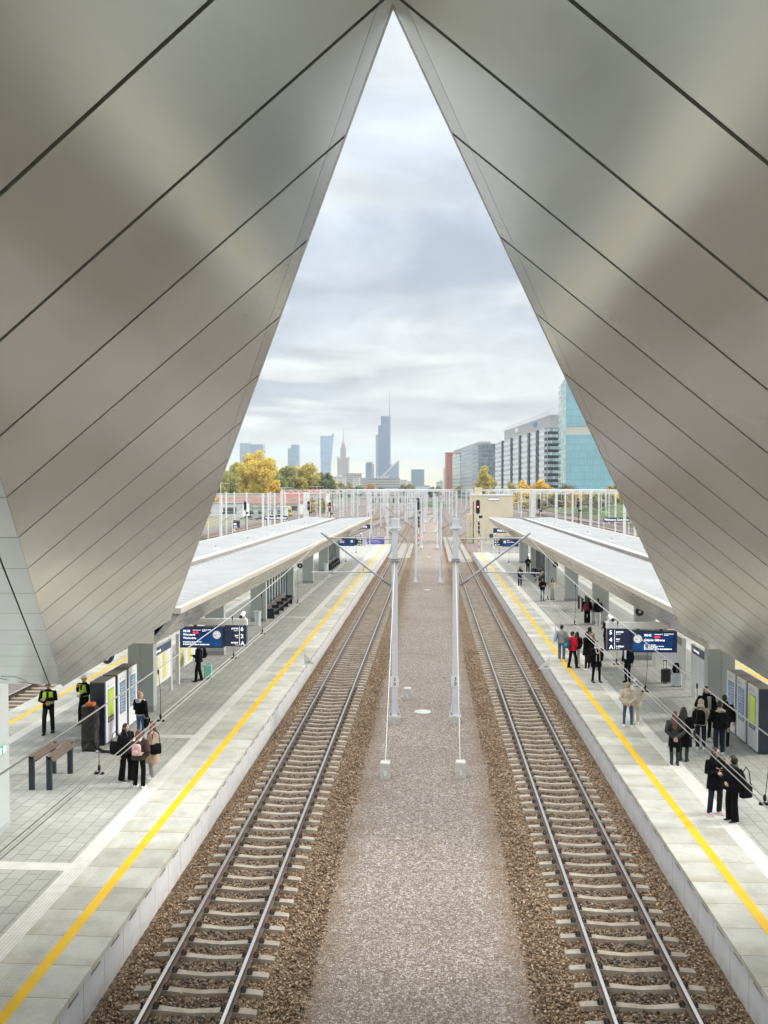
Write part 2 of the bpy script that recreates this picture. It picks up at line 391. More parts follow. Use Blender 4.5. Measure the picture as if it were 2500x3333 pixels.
def cladmat():
    m, gg, b = newmat('satin aluminium cladding'); p = pos(gg)
    n = gg.noise(p, 0.45, 2, 0.5); nf = gg.noise(p, 160, 2, 0.5)
    c = gg.ramp(n, [(0.3, (0.625, 0.665, 0.68)), (0.7, (0.69, 0.73, 0.74))])
    rn = gg.mr(gg.new('ShaderNodeObjectInfo').outputs['Random'], 0, 1, .93, 1.05); c = gg.v('MULTIPLY', c, gg.comb(rn, rn, rn))
    stn = gg.noise(gg.v('MULTIPLY', p, (.6, .6, 2.5)), 1.3, 5, .65); c = gg.mix(gg.mr(stn, .52, .75, 0, .16), c, (.36, .34, .30))
    gg.put(b.inputs['Base Color'], gg.mix(gg.mr(nf, 0.3, 0.7, 0.0, 0.10), c, (0.42, 0.41, 0.39)))
    b.inputs['Metallic'].default_value = 0.68; gg.put(b.inputs['Roughness'], gg.mr(n, 0.3, 0.7, 0.17, 0.25))
    bump(gg, b, gg.noise(p, 0.8, 2, 0.4), 0.10, 0.06); return m
CLAD = cladmat()
JOINT = M('dark joint backing', (0.003, 0.003, 0.004), 1.0, var=0.0, spec=0.0)
TRIM = M('pale edge trim', (0.62, 0.63, 0.62), 0.45, 0.3, var=0.05)
def glassy(name, col, alpha=0.35):
    m, gg, b = newmat(name); gg.put(b.inputs['Base Color'], col)
    b.inputs['Roughness'].default_value = 0.05; b.inputs['Alpha'].default_value = alpha; return m
GLASS = glassy('clear glass', (0.5, 0.6, 0.6))

# ------------------------------------------------------------------ ground, ballast
b = MB(); b.bb(-6000, 6000, -60, 7000, -0.6, -0.42); struct('ground', b, GRND)
b = MB(); b.bb(-62, 62, -10, 900, -0.5, -0.32); struct('yard_ballast', b, YARD)
b = MB()
for k in range(60):
    y0, y1 = 2 + k * 6.0, 8 + k * 6.0
    b.add([(-2.55, y0, -0.32), (-2.3, y0, -0.235), (1.9, y0, -0.235), (2.15, y0, -0.32), (-2.55, y1, -0.32), (-2.3, y1, -0.235), (1.9, y1, -0.235), (2.15, y1, -0.32)],
          [(0, 1, 5, 4), (1, 2, 6, 5), (2, 3, 7, 6)])
struct('gravel_strip', b, MID)
TL, TR = -4.43, 4.04
def bed(name, x0, x1, y0, y1, z=-0.25):
    bb = MB(); ny = int((y1 - y0) / 1.2); xs = np.linspace(x0, x1, 8); vs = []; fs = []
    for j in range(ny + 1):
        for i, x in enumerate(xs):
            e = min(i, 7 - i); zz = (-0.33 if e == 0 else z) + random.uniform(-0.012, 0.012)
            vs.append((x + random.uniform(-.05, .05), y0 + j * 1.2, zz))
    for j in range(ny):
        for i in range(7): a = j * 8 + i; fs.append((a, a + 1, a + 9, a + 8))
    bb.add(vs, fs); struct(name, bb, BAL)
bed('track_ballast_left', -6.6, -2.3, 4, 240); bed('track_ballast_right', 1.95, 6.2, 4, 240)
def stones():
    N = 52000; Y = 11.5 + 40 * RS.rand(N) ** 1.7; side = RS.rand(N) < 0.5
    X = np.where(side, RS.uniform(-6.1, -2.25, N), RS.uniform(1.9, 5.75, N)); c = np.where(side, TL, TR)
    f = (Y - 15.25) / 0.6; f = np.abs(f - np.round(f)) * 0.6
    keep = ~((np.abs(X - c) < 1.27) & (f < 0.115)) & (np.abs(np.abs(X - c) - 0.7515) > 0.10)
    X, Y = X[keep], Y[keep]; N = len(X)
    basev = np.array([(1, 0, 0), (-1, 0, 0), (0, 1, 0), (0, -1, 0), (0, 0, 1), (0, 0, -1)], float)
    V = basev[None] * RS.uniform(0.016, 0.043, (N, 6, 1)) + RS.normal(0, 0.006, (N, 6, 3))
    q = RS.normal(size=(N, 4)); q /= np.linalg.norm(q, axis=1)[:, None]; w, x, y, z = q.T
    Rm = np.stack([np.stack([1 - 2 * (y * y + z * z), 2 * (x * y - z * w), 2 * (x * z + y * w)], -1),
                   np.stack([2 * (x * y + z * w), 1 - 2 * (x * x + z * z), 2 * (y * z - x * w)], -1),
                   np.stack([2 * (x * z - y * w), 2 * (y * z + x * w), 1 - 2 * (x * x + y * y)], -1)], 1)
    V = np.einsum('nij,nkj->nki', Rm, V); V += np.stack([X, Y, np.full(N, -0.238) + RS.uniform(-.01, .022, N)], -1)[:, None]
    F = np.array([(0, 2, 4), (2, 1, 4), (1, 3, 4), (3, 0, 4), (2, 0, 5), (1, 2, 5), (3, 1, 5), (0, 3, 5)])
    F = (F[None] + 6 * np.arange(N)[:, None, None]).reshape(-1, 3); V = V.reshape(-1, 3)
    me = bpy.data.meshes.new('ballast_stones'); me.vertices.add(len(V)); me.vertices.foreach_set('co', V.ravel())
    me.loops.add(F.size); me.loops.foreach_set('vertex_index', F.ravel())
    me.polygons.add(len(F)); me.polygons.foreach_set('loop_start', np.arange(0, F.size, 3)); me.update(calc_edges=True)
    m, gg, bb = newmat('ballast stone'); r = gg.new('ShaderNodeNewGeometry').outputs['Random Per Island']
    gg.put(bb.inputs['Base Color'], gg.ramp(r, [(0, (0.10, 0.062, 0.038)), (0.35, (0.24, 0.157, 0.095)), (0.7, (0.37, 0.26, 0.165)), (0.93, (0.52, 0.40, 0.285)), (1, (0.46, 0.38, 0.28))]))
    px_ = gg.xyz(pos(gg))[0]; dd = gg.m('MINIMUM', gg.m('ABSOLUTE', gg.m('ADD', px_, 4.43)), gg.m('ABSOLUTE', gg.m('SUBTRACT', px_, 4.04)))
    gr_ = gg.ramp(r, [(0, (.035, .033, .028)), (.5, (.10, .092, .075)), (1, (.26, .24, .20))]); base_ = bb.inputs['Base Color'].links[0].from_socket
    gg.put(bb.inputs['Base Color'], gg.mix(gg.mr(gg.m('ADD', dd, gg.m('MULTIPLY', gg.noise(pos(gg), 1.5, 3), .5)), .75, 1.05, .75, 0), base_, gr_))
    bb.inputs['Roughness'].default_value = 0.9; me.materials.append(m)
    o = link('ballast_stones', me); o['kind'] = 'stuff'
    tag(o, 'loose brown ballast stones around the sleepers of both tracks', 'ballast')
stones()

def litter():
    b1 = MB()
    for i in range(90):
        y = 13 + 40 * random.random() ** 1.5; x = random.choice((random.uniform(-6, -2.3), random.uniform(2.0, 5.6), random.uniform(-2.2, 1.8))); s = random.uniform(.02, .06); a = random.uniform(0, 6)
        b1.cur = random.choice((0, 0, 1)); z = -.19 + random.uniform(0, .02)
        b1.quad((x + s * math.cos(a), y + s * math.sin(a), z), (x - s * .6 * math.sin(a), y + s * .6 * math.cos(a), z + .015), (x - s * math.cos(a), y - s * math.sin(a), z + .005), (x + s * .6 * math.sin(a), y - s * .6 * math.cos(a), z + .02))
    o = obj('fallen_leaves', b1, [M('fallen leaf', (.55, .38, .10), .8, var=.3), M('pale scrap', (.62, .58, .50), .8)]); o['kind'] = 'stuff'; tag(o, 'scattered yellow leaves and pale scraps lying on the track gravel', 'litter')
litter()

# ------------------------------------------------------------------ platforms
LE, RE = -6.13, 5.76
def platform(side, E, s, y1, cross):
    """E edge nearest the track, s = -1 left / +1 right"""
    X = lambda d: E + s * d
    def strip(name, d0, d1, z0, z1, m, ya=4.0, yb=y1):
        bb = MB(); a, c = sorted((X(d0), X(d1))); bb.bb(a, c, ya, yb, z0, z1); return struct(name, bb, m)
    strip('platform_%s_wall' % side, 0.13, 10.17, -0.4, 0.645, WALLP, yb=y1 - 0.1)
    strip('platform_%s_edge_slabs' % side, 0.0, 1.74, 0.645, 0.76, SLAB)
    strip('platform_%s_tactile_strip' % side, 1.74, 2.17, 0.645, 0.762, TACT)
    strip('platform_%s_paving' % side, 2.17, 8.13, 0.645, 0.757, PAVE)
    strip('platform_%s_far_tactile_strip' % side, 8.13, 8.56, 0.645, 0.762, TACT)
    strip('platform_%s_far_slabs' % side, 8.56, 10.3, 0.645, 0.76, SLAB)
    yl = 0.86 if s < 0 else 0.90
    strip('platform_%s_yellow_line' % side, yl - 0.11, yl + 0.11, 0.7605, 0.764, YEL)
    strip('platform_%s_far_yellow_line' % side, 9.30, 9.52, 0.7605, 0.764, YEL)
    strip('platform_%s_drain_slot' % side, 5.95, 6.07, 0.757, 0.761, GUT)
    for yc in cross: strip('platform_%s_cross_tactile' % side, 2.17, 3.9, 0.757, 0.7625, TACT, yc - 0.2, yc + 0.2)
platform('left', LE, -1, 132.5, (18.9, 29.2, 57.0)); platform('right', RE, 1, 116.5, (29.2, 63.5, 80.0))

# ------------------------------------------------------------------ tracks
RAILP = [(-.075, -.16), (.075, -.16), (.075, -.145), (.012, -.125), (.012, -.045), (.036, -.035), (.036, -.008), (.026, 0), (-.026, 0), (-.036, -.008), (-.036, -.035), (-.012, -.045), (-.012, -.125), (-.075, -.145)]
def rail_mesh(path, off):
    """rail swept along a plan path [(x,y)], shifted sideways by off"""
    bb = MB(); n = len(RAILP); rs = []
    for i, (x, y) in enumerate(path):
        a = Vector(path[max(i - 1, 0)]); c = Vector(path[min(i + 1, len(path) - 1)]); d = (c - a).normalized(); nx, ny = d.y, -d.x
        rs.append([(x + nx * (off + u), y + ny * (off + u), w) for u, w in RAILP])
    bb.rings(rs); me = bb.mesh('rail', [RUST, SHINE])
    mi = [1 if (p.normal.z > 0.4 and p.center.z > -0.01) else 0 for p in me.polygons]; me.polygons.foreach_set('material_index', mi); return me
SLP = [(-1.25, .085, -.195), (-1.23, .095, -.180), (-.98, .098, -.162), (-.60, .098, -.160), (-.38, .085, -.178), (0, .078, -.205), (.38, .085, -.178), (.60, .098, -.160), (.98, .098, -.162), (1.23, .095, -.180), (1.25, .085, -.195)]
def sleeper_into(bb, y):
    rs = [[(x, y - w - .02, -.34), (x, y + w + .02, -.34), (x, y + w - .015, z), (x, y - w + .015, z)] for x, w, z in SLP]
    bb.rings(rs)
bb = MB(); sleeper_into(bb, 0); SLEEPME = bb.mesh('sleeper', [SLEEP])
bb = MB()
pts = []
for k in range(17):
    t = k / 16 * 2.0 * 2 * PI; pts.append((0.0 + 0.042 * math.cos(t), -0.05 + 0.10 * k / 16, 0.045 + 0.042 * math.sin(t)))
bb.tube(pts, 0.0095, 6); bb.bb(-.055, .055, -.06, .06, -.004, .012); CLIPME = bb.mesh('rail_clip', [IRON])
def main_track(side, cx, y1):
    t = thing('railway_track', 'main track on concrete sleepers along the %s platform' % side, 'railway track', (cx, 0, 0), group='the two main tracks')
    for s in (-1, 1):
        link('rail', rail_mesh([(0, 5.0), (0, y1)], s * 0.7515), t)
    y = 15.25 - 0.6 * 9
    for k in range(100):
        so = link('sleeper', SLEEPME, t, (0, y + 0.6 * k + random.uniform(-.02, .02), random.uniform(-.004, .002)), random.uniform(-.008, .008))
        if k < 52:
            for s in (-1, 1):
                for e in (-1, 1):
                    link('rail_clip', CLIPME, so, (s * 0.7515 + e * 0.115, 0, -0.158))
    bb = MB()
    for k in range(100, 390): sleeper_into(bb, y + 0.6 * k)
    o = obj('distant_sleepers', bb, SLEEP, t); o['kind'] = 'stuff'
    return t
main_track('left', TL, 520); main_track('right', TR, 520)
def yard_track(label, path, sl=True, name='yard_track'):
    t = thing(name, label, 'railway track', (path[0][0], path[0][1], 0), group='tracks across the yard')
    p0 = path[0]; P = [(x - p0[0], y - p0[1]) for x, y in path]
    for s in (-1, 1): link('rail', rail_mesh(P, s * 0.7515), t)
    if sl:
        bb = MB()
        for i in range(len(P) - 1):
            a, c = Vector(P[i]), Vector(P[i + 1]); L = (c - a).length; ang = math.atan2(-(c.x - a.x), c.y - a.y)
            nn = int(L / 0.65)
            for k in range(nn):
                q = a + (c - a) * ((k + .5) / nn); bb.box((q.x, q.y, -.26), (2.4, .25, .2), ang)
        o = obj('sleepers', bb, SLEEP, t); o['kind'] = 'stuff'
    return t
def curve(x0, y0, x1, y1, n=16):
    return [(x0 + (x1 - x0) * (3 * u * u - 2 * u ** 3), y0 + (y1 - y0) * u) for u in [k / n for k in range(n + 1)]]
yard_track('track beside the far side of the left platform', [(-18.5, 20), (-18.5, 420)])
yard_track('second track out from the left platform far side', [(-22.8, 20), (-22.8, 420)])
yard_track('track left of the outermost left platform', [(-42.0, 60), (-42.0, 420)])
yard_track('leftmost track by the white warehouse', [(-46.4, 60), (-46.4, 420)])
yard_track('track beside the far side of the right platform', [(18.1, 20), (18.1, 420)])
yard_track('second track out from the right platform far side', [(22.4, 20), (22.4, 420)])
yard_track('track right of the outermost right platform', [(40.8, 60), (40.8, 420)])
yard_track('curving track at foot of right embankment', [(46, 60), (46, 200)] + curve(46, 210, 38, 330))
yard_track('rightmost rusty track under the grass bank', [(51, 60), (51, 420)])
yard_track('turnout track curving left off the left main track', curve(TL, 138, -13.5, 250))
yard_track('turnout track curving right off the right main track', curve(TR, 137, 13.0, 236))
yard_track('long crossover running from left yard to the middle strip', curve(-17, 170, 2.0, 365), sl=False)
yard_track('crossover between the left yard tracks', curve(-22.8, 210, -10.0, 330), sl=False)
yard_track('crossover joining right main track from the middle', curve(0.5, 250, TR, 330), sl=False)
bb = MB()
for x0, x1, y0, y1 in ((-6.0, -2.9, 118, 150), (2.4, 5.6, 112, 170)): bb.bb(x0, x1, y0, y1, -.3, -.163)
struct('track_slab', bb, M('track slab concrete', (.30, .275, .235), .85, var=.2, vs=1))
# ------------------------------------------------------------------ folded metal cladding over the tracks
P55 = Vector((-0.6133, 6.0958, 11.9297)); EV = Vector((-0.4253, 1.0674, -0.4188)); JV = Vector((-2.731, 0.2325, -2.1586))
XC = -0.23
NRM = EV.cross(JV).normalized()
if NRM.z < 0: NRM = -NRM
def cp_(n, v): return P55 + EV * (n - 5.5) + JV * v
def vmin(n): return max(0.0, (P55.x + EV.x * (n - 5.5) - XC) / -JV.x)
def vmax(n): return 1.0 if n < 16.8 else max(0.0, (19.3 - n) / 2.5)
def slab_into(bb, pts, nrm, th, mir):
    """solid sheet from a planar outline, thickness along nrm"""
    f = (lambda q: (2 * XC - q.x, q.y, q.z)) if mir else (lambda q: tuple(q))
    n = len(pts); vs = [f(q) for q in pts] + [f(q + nrm * th) for q in pts]
    bb.add(vs, [tuple(range(n)), tuple(range(2 * n - 1, n - 1, -1))] + [(k, (k + 1) % n, n + (k + 1) % n, n + k) for k in range(n)])
def cladding(side, mir):
    t = thing('folded_cladding', 'huge satin aluminium folded roof cladding on the %s side of the opening' % side, 'roof cladding', group='roof claddings')
    g_ = 0.0165
    for k in range(-4, 20):
        a, c = k - .5 + g_, k + .5 - g_
        ns = [a, c]
        if a < 16.8 < c: ns = [a, 16.8, c]
        if a >= 19.3: break
        if c > 19.3: ns[-1] = 19.3
        low = [cp_(n, vmin(n)) for n in ns]; high = [cp_(n, vmax(n)) for n in ns]
        if a < 4.58 < c: low = [cp_(a, vmin(a)), cp_(4.58, 0), cp_(c, 0)]
        # keep a narrow return panel at the free edge
        pts = low + list(reversed(high))
        if k >= 5 and vmax(c) > 0.06:
            l2 = [cp_(n, 0.045) for n in ns]
            bb = MB(); slab_into(bb, l2 + list(reversed(high)), NRM, 0.03, mir); obj('cladding_panel', bb, CLAD, t)
            bb = MB(); slab_into(bb, [cp_(n, 0.0) for n in ns] + [cp_(n, 0.0438) for n in reversed(ns)], NRM, 0.03, mir); obj('edge_panel', bb, CLAD, t)
        else:
            bb = MB(); slab_into(bb, pts, NRM, 0.03, mir); obj('cladding_panel', bb, CLAD, t)
    # dark sheet behind the joints, and the pale lip of the free edge
    bb = MB(); o = NRM * 0.034
    slab_into(bb, [q + o for q in (cp_(-4.5, vmin(-4.5)), cp_(4.58, 0.0), cp_(5.0, 0.008), cp_(19.2, 0.008), cp_(16.75, 1.0), cp_(-4.5, 1.0))], NRM, 0.25, mir); obj('backing', bb, JOINT, t)
    bb = MB(); d = JV.normalized()
    slab_into(bb, [cp_(4.6, 0) - d * .004, cp_(19.3, 0) - d * .004, cp_(19.3, 0) - d * .03, cp_(4.6, 0) - d * .03], NRM, 0.36, mir); obj('edge_lip', bb, TRIM, t)
    # the inner face: level joints, sloping away and down
    nA = Vector((0, -EV.z, EV.y)).normalized()
    F = lambda n, dx: cp_(n, 1.0) + Vector((-dx, 0, 0)) + Vector((0, 0.0, 0.0))
    for k in range(-4, 17):
        a, c = k - .5 + g_ * .45, min(k + .5 - g_ * .45, 16.8)
        bb = MB(); slab_into(bb, [F(a, 0.004), F(c, 0.004), F(c, 0.27), F(a, 0.27)], nA, 0.03, mir); obj('corner_panel', bb, CLAD, t)
        bb = MB(); slab_into(bb, [F(a, 0.292), F(c, 0.292), F(c, 34.0), F(a, 34.0)], nA, 0.03, mir); obj('soffit_panel', bb, CLAD, t)
    bb = MB(); slab_into(bb, [q + nA * .05 for q in (F(-4.5, 0.0), F(16.8, 0.0), F(16.8, 34), F(-4.5, 34))], nA, 0.25, mir); obj('soffit_backing', bb, JOINT, t)
    bb = MB(); a, c = F(16.75, 0.35), F(15.0, 2.2); dd = (c - a).normalized() ; pr = dd.cross(nA) * .012
    slab_into(bb, [a + pr - nA * .004, c + pr - nA * .004, c - pr - nA * .004, a - pr - nA * .004], nA, 0.003, mir); obj('crease_joint', bb, JOINT, t)
    bb = MB(); slab_into(bb, [F(15.6, 0.95), F(15.6, 1.25), F(16.15, 1.05), F(16.15, 0.75)], -nA, 0.012, mir); obj('access_hatch', bb, CLAD, t)
cladding('left', False); cladding('right', True)

# pier under the left cladding
def pier(side, x0, x1, ex):
    t = thing('support_pier', 'pale teal clad pier standing under the %s cladding' % side, 'pier', ((x0 + x1) / 2, 18.5, 0.757))
    w = (x1 - x0) / 2
    b1 = MB(); b1.bb(-w, w, -6, 2.6, 0.0, 4.15); obj('shaft', b1, PILL, t)
    b1 = MB(); b1.bb(-w - .012, w + .012, -6.012, 2.612, 0.0, 0.16); obj('plinth', b1, M('pier plinth', (0.36, 0.385, 0.38), 0.6), t)
    if ex:
        s = thing('exit_sign', 'small green exit sign on the pale pier at left edge', 'sign', (x1 + .012, 20.72, 2.86))
        b1 = MB(); b1.bb(0, .015, -.19, .19, -.1, .1); obj('plate', b1, M('green sign', (0.015, 0.27, 0.11), 0.4, var=0.03, emit=0.3), s)
        b1 = MB(); b1.cur = 0
        b1.bb(.016, .019, .03, .16, -.08, .08); obj('door_symbol', b1, LETT, s)
        b1 = MB(); b1.box((.0175, -.10, -.005), (.003, .035, .075), rx=-.3); b1.box((.0175, -.135, -.055), (.003, .022, .06), rx=.7); b1.box((.0175, -.07, -.055), (.003, .022, .06), rx=-.6)
        b1.box((.0175, -.07, .03), (.003, .07, .018), rx=.5); b1.ell((.0175, -.09, .06), (.003, .018, .018)); obj('running_figure', b1, LETT, s)
pier('left', -13.0, -10.77, True)

# ------------------------------------------------------------------ platform canopies
def canopy(side, XA, s, y0, y1, near, far):
    """XA pillar axis; near/far = half widths; s=+1: far side is +x"""
    t = thing('platform_canopy', 'long white canopy roof on teal pillars over the %s platform' % side, 'canopy', (XA, 0, 0), group='platform canopies')
    Z = 5.9; xn, xf = -s * near, s * far; xg = s * 0.28
    for (xa, xb, za, zb) in ((xn + s * .20, xg - s * .30, Z, Z - .20), (xg + s * .30, xf - s * .20, Z - .20, Z)):
        b1 = MB(); n = int((y1 - y0 - .1) / 0.42); vs = []; fs = []
        for k in range(n):
            for dy, h in ((0, 0), (.26, 0), (.285, .075), (.385, .075), (.41, 0)):
                y = y0 + .05 + .42 * k + dy; vs += [(xa, y, za + h), (xb, y, zb + h)]
        for k in range(len(vs) // 2 - 1): fs.append((2 * k, 2 * k + 1, 2 * k + 3, 2 * k + 2))
        b1.add(vs, fs); obj('roof_sheet', b1, DECKM, t)
    b1 = MB()
    for x, z0, z1 in ((xg - s * .285, Z - .45, Z - .12), (xg + s * .285, Z - .45, Z - .12)): b1.bb(x - .015, x + .015, y0, y1, z0, z1)
    b1.bb(xg - .30, xg + .30, y0, y1, Z - .47, Z - .44); obj('gutter', b1, GUT, t)
    b1 = MB(); b1.bb(min(xg + s * .31, xg + s * .75), max(xg + s * .31, xg + s * .75), y0, y1, Z - .15, Z - .08); obj('gutter_flashing', b1, DECKM, t)
    for x, q in ((xn, -s), (xf, s)):
        b1 = MB(); a, c = sorted((x, x - q * .22)); b1.bb(a, c, y0 - .05, y1 + .05, Z - .10, Z + .06); obj('edge_flashing', b1, CREAM, t)
        prof = [(x - q * .01, Z - .10), (x - q * .80, Z - 1.0), (x - q * 1.0, Z - 1.0), (x - q * .21, Z - .10)]
        b1 = MB(); b1.prism(prof, 'y', y0, y1); obj('nose_cladding', b1, BRUSH, t)
    b1 = MB(); a, c = sorted((xn - s * -.99, xf - s * .99)); b1.bb(a, c, y0 + .02, y1 - .02, Z - 1.0, Z - .95); obj('soffit', b1, BRUSH, t)
    for y, q in ((y0, -1), (y1, 1)):
        b1 = MB(); b1.bb(min(xn, xf) + .8, max(xn, xf) - .8, min(y, y + q * .04), max(y, y + q * .04), Z - .98, Z + .03); obj('end_fascia', b1, CREAM, t)
    yy = 43.9 - 11.3
    while yy < y1 - 2:
        p = MB(); p.bb(-.50, -.012, yy - .2, yy + .2, .757, Z - .99); p.bb(.012, .50, yy - .2, yy + .2, .757, Z - .99); p.bb(-.02, .02, yy - .185, yy + .185, .757, Z - .99)
        po = obj('pillar', p, PILL, t)
        p = MB(); p.bb(-.508, .508, yy - .208, yy + .208, .757, .98); obj('pillar_base', p, M('pillar base', (0.33, 0.34, 0.335), 0.6), po)
        yy += 11.3
    for k in range(9):
        y = y0 + 8 + k * 9.0
        if y > y1 - 3: break
        p = MB(); p.loft([((xg + s * 1.3, y, Z - .12), .26, .20), ((xg + s * 1.3, y, Z - .06), .24, .18), ((xg + s * 1.3, y, Z + .02), .09, .09), ((xg + s * 1.3, y, Z + .16), .08, .08)], 10); obj('roof_vent', p, DECKM, t)
    for k in range(26):
        y = y0 + 6 + k * .95; p = MB(); p.box((xg - s * .85, y, Z - .11), (.10, .10, .09))
        obj('snow_stop', p, GALV, t)
    return t
canopy('left', -11.25, 1 * -1, 24.4, 105.5, 4.0, 4.0); canopy('right', 10.88, 1, 24.4, 105.5, 3.85, 3.85)

def speaker(x, y, z, label):
    t = thing('horn_loudspeaker', label, 'loudspeaker', (x, y, z), 0)
    b1 = MB(); b1.tube([(0, -.16, 0), (0, -.15, 0), (0, .0, 0), (0, .16, 0), (0, .2, 0)], [.15, .165, .15, .10, .06], 16); obj('housing', b1, BLACK, t, smooth=False)
    b1 = MB(); b1.ell((0, -.155, 0), (.06, .02, .06)); obj('cone', b1, GALV, t)
    b1 = MB(); b1.tube([(0, .05, .12), (0, .05, .34)], .02, 6); obj('bracket', b1, GALV, t)
speaker(-9.3, 24.1, 4.55, 'black round loudspeaker hanging above the policeman with yellow vest straps')
speaker(-8.15, 53.0, 4.62, 'black loudspeaker under left canopy edge by the glass screen')
speaker(7.9, 54.5, 4.62, 'black loudspeaker under right canopy edge above the leaning rail')
speaker(8.2, 34.0, 4.6, 'black loudspeaker under right canopy edge beside the train sign')

# ------------------------------------------------------------------ hanging train indicators
SCRBLUE = None
def scrmat():
    m, gg, b = newmat('blue gradient screen'); p = objc(gg); x, y, z = gg.xyz(p)
    n = gg.noise(p, 2.2, 2, 0.5); c = gg.ramp(n, [(0.3, (0.004, 0.014, 0.06)), (0.7, (0.008, 0.055, 0.17))])
    gg.put(b.inputs['Base Color'], c); gg.put(b.inputs['Emission Color'], c); b.inputs['Emission Strength'].default_value = 0.4; b.inputs['Roughness'].default_value = 0.35; b.inputs['Specular IOR Level'].default_value = .2; return m
SCRBLUE = scrmat()
CLOCKM = M('clock face', (0.82, 0.82, 0.80), 0.4, var=0.0, emit=0.15)
REDM = M('red badge', (0.75, 0.03, 0.06), 0.4, var=0.0, emit=0.4)
def indicator(x_out, y, s, per, tor, tm, dest, label, arm_in, full=True):
    """s=-1: left platform (plate at the +x end), s=+1: right platform"""
    t = thing('train_indicator', label, 'sign', (x_out, y, 3.66), group='train indicators hung over the platforms')
    q = s       # inward direction
    f = lambda a, b: (min(q * a, q * b), max(q * a, q * b))
    b1 = MB(); a, c = f(0, .80); b1.bb(a, c, -.12, .12, .03, .79); pl = obj('plate_box', b1, NAVY, t)
    b1 = MB(); a, c = f(.82, 2.42); b1.bb(a, c, -.20, .14, -.02, .73); sb = obj('screen_box', b1, NAVY, t)
    b1 = MB(); a, c = f(.88, 2.36); b1.bb(a, c, -.206, -.2005, .04, .67); obj('screen', b1, SCRBLUE, sb)
    b1 = MB(); a, c = f(-.02, arm_in); b1.bb(a, c, -.09, .09, .80, 1.02); obj('arm', b1, OFFW, t)
    for xx in (1.1, 1.9):
        b1 = MB(); b1.bb(q * xx - .04, q * xx + .04, -.05, .05, .72, .81); obj('hanger', b1, ANTH, t)
    b1 = MB(); b1.bb(q * 3.0 - .05, q * 3.0 + .05, -.05, .05, 1.01, 1.28); obj('bracket_post', b1, OFFW, t)
    if not full:
        if s > 0: nx, wx, al = .12, .30, 'LEFT'
        else: nx, wx, al = -.12, -.30, 'RIGHT'
    # numbers plate, readable from the camera side
    L = [(per, 'peron', 'platform', .60), (tor, 'tor', 'track', .34), ('A', 'sektor', 'sector', .08)]
    for num, big, small, z in L:
        if s > 0:
            text(num, .20, LETT, pl, (.07, -.123, z), bold=.004); text(big, .105, LETT, pl, (.31, -.123, z + .06), bold=.002); text(small, .048, LETT, pl, (.31, -.123, z - .005))
        else:
            text(num, .20, LETT, pl, (-.20, -.123, z), bold=.004); text(big, .105, LETT, pl, (-.28, -.123, z + .06), align='RIGHT', bold=.002); text(small, .048, LETT, pl, (-.28, -.123, z - .005), align='RIGHT')
    b1 = MB(); xx = .255 * q if s > 0 else -.245; b1.bb(xx - .006, xx + .006, -.124, -.1205, .07, .76); obj('divider', b1, LETT, pl)
    # clock
    cx = q * 1.05 if s > 0 else q * 1.06; cz = .46
    b1 = MB(); b1.tube([(cx, -.204, cz), (cx, -.2145, cz)], .145, 28); ck = obj('clock_face', b1, CLOCKM, sb)
    b1 = MB()
    for k in range(12):
        an = k * PI / 6; b1.box((cx + .115 * math.sin(an), -.216, cz + .115 * math.cos(an)), (.010 if k % 3 else .016, .003, .026), ry=an)
    an1, an2 = rad(8.7 * 30), rad(42 * 6 - 3)
    b1.box((cx + .035 * math.sin(an1), -.218, cz + .035 * math.cos(an1)), (.014, .003, .09), ry=an1)
    b1.box((cx + .05 * math.sin(an2), -.220, cz + .05 * math.cos(an2)), (.010, .003, .12), ry=an2); obj('clock_hands', b1, BLACK, ck)
    # screen text
    x0 = 1.27 if s > 0 else -2.30
    yy = -.2075
    text(tm, .115, LETT, sb, (x0, yy, .555), bold=.002)
    b1 = MB(); b1.bb(x0 + .36, x0 + .56, yy - .004, yy + .001, .50, .575); obj('delay_badge', b1, REDM, sb)
    for k, d in enumerate(dest): text(d, .115 if len(dest) < 2 else .105, LETT, sb, (x0, yy, (.385 if len(dest) < 2 else .43) - .125 * k), bold=.002)
    b1 = MB()
    for (u, w, z) in () if y > 50 else ((.36, .30, .615), (.70, .34, .63), (.70, .16, .585), (0, .42, .235), (0, .70, .19), (0, .48, .145), (0, .98, .085)):
        if len(dest) > 1 and z > .2 and z < .3: continue
        n = max(3, int(w / .06)); 
        for i in range(n):
            ww = w / n * random.uniform(.55, .88); b1.bb(x0 + u + i * w / n, x0 + u + i * w / n + ww, yy - .002, yy + .001, z, z + (.022 if z > .1 else .036))
    if b1.v: obj('small_print', b1, LETT, sb)
    # surveillance camera on the arm end
    c = thing('surveillance_camera', ('white security camera on the outer end of the %s indicator arm' if y < 50 else 'tiny far security camera on the %s platform distant indicator') % ('left' if s < 0 else 'right'), 'camera', (x_out + q * .12, y - .05, 4.80))
    b1 = MB(); b1.tube([(q * .03, -.22, .0), (q * -.0, .12, .09)], .075, 10); obj('housing', b1, OFFW, c)
    b1 = MB(); b1.tube([(q * .036, -.26, -.012), (q * .03, -.20, .004)], .062, 10); obj('lens', b1, BLACK, c)
    b1 = MB(); b1.tube([(0, .1, .06), (-q * .06, .1, -.12)], .025, 6); obj('bracket', b1, OFFW, c)
    return t
indicator(-6.70, 30.7, -1, '6', '2', '08:38', ['Warszawa', 'Wschodnia'], 'navy indicator with clock reading peron 6 tor 2, near end of left platform', 4.5)
indicator(6.28, 30.7, 1, '5', '4', '08:42', ['Gdynia Główna'], 'navy indicator with clock reading peron 5 tor 4, near end of right platform', 4.5)
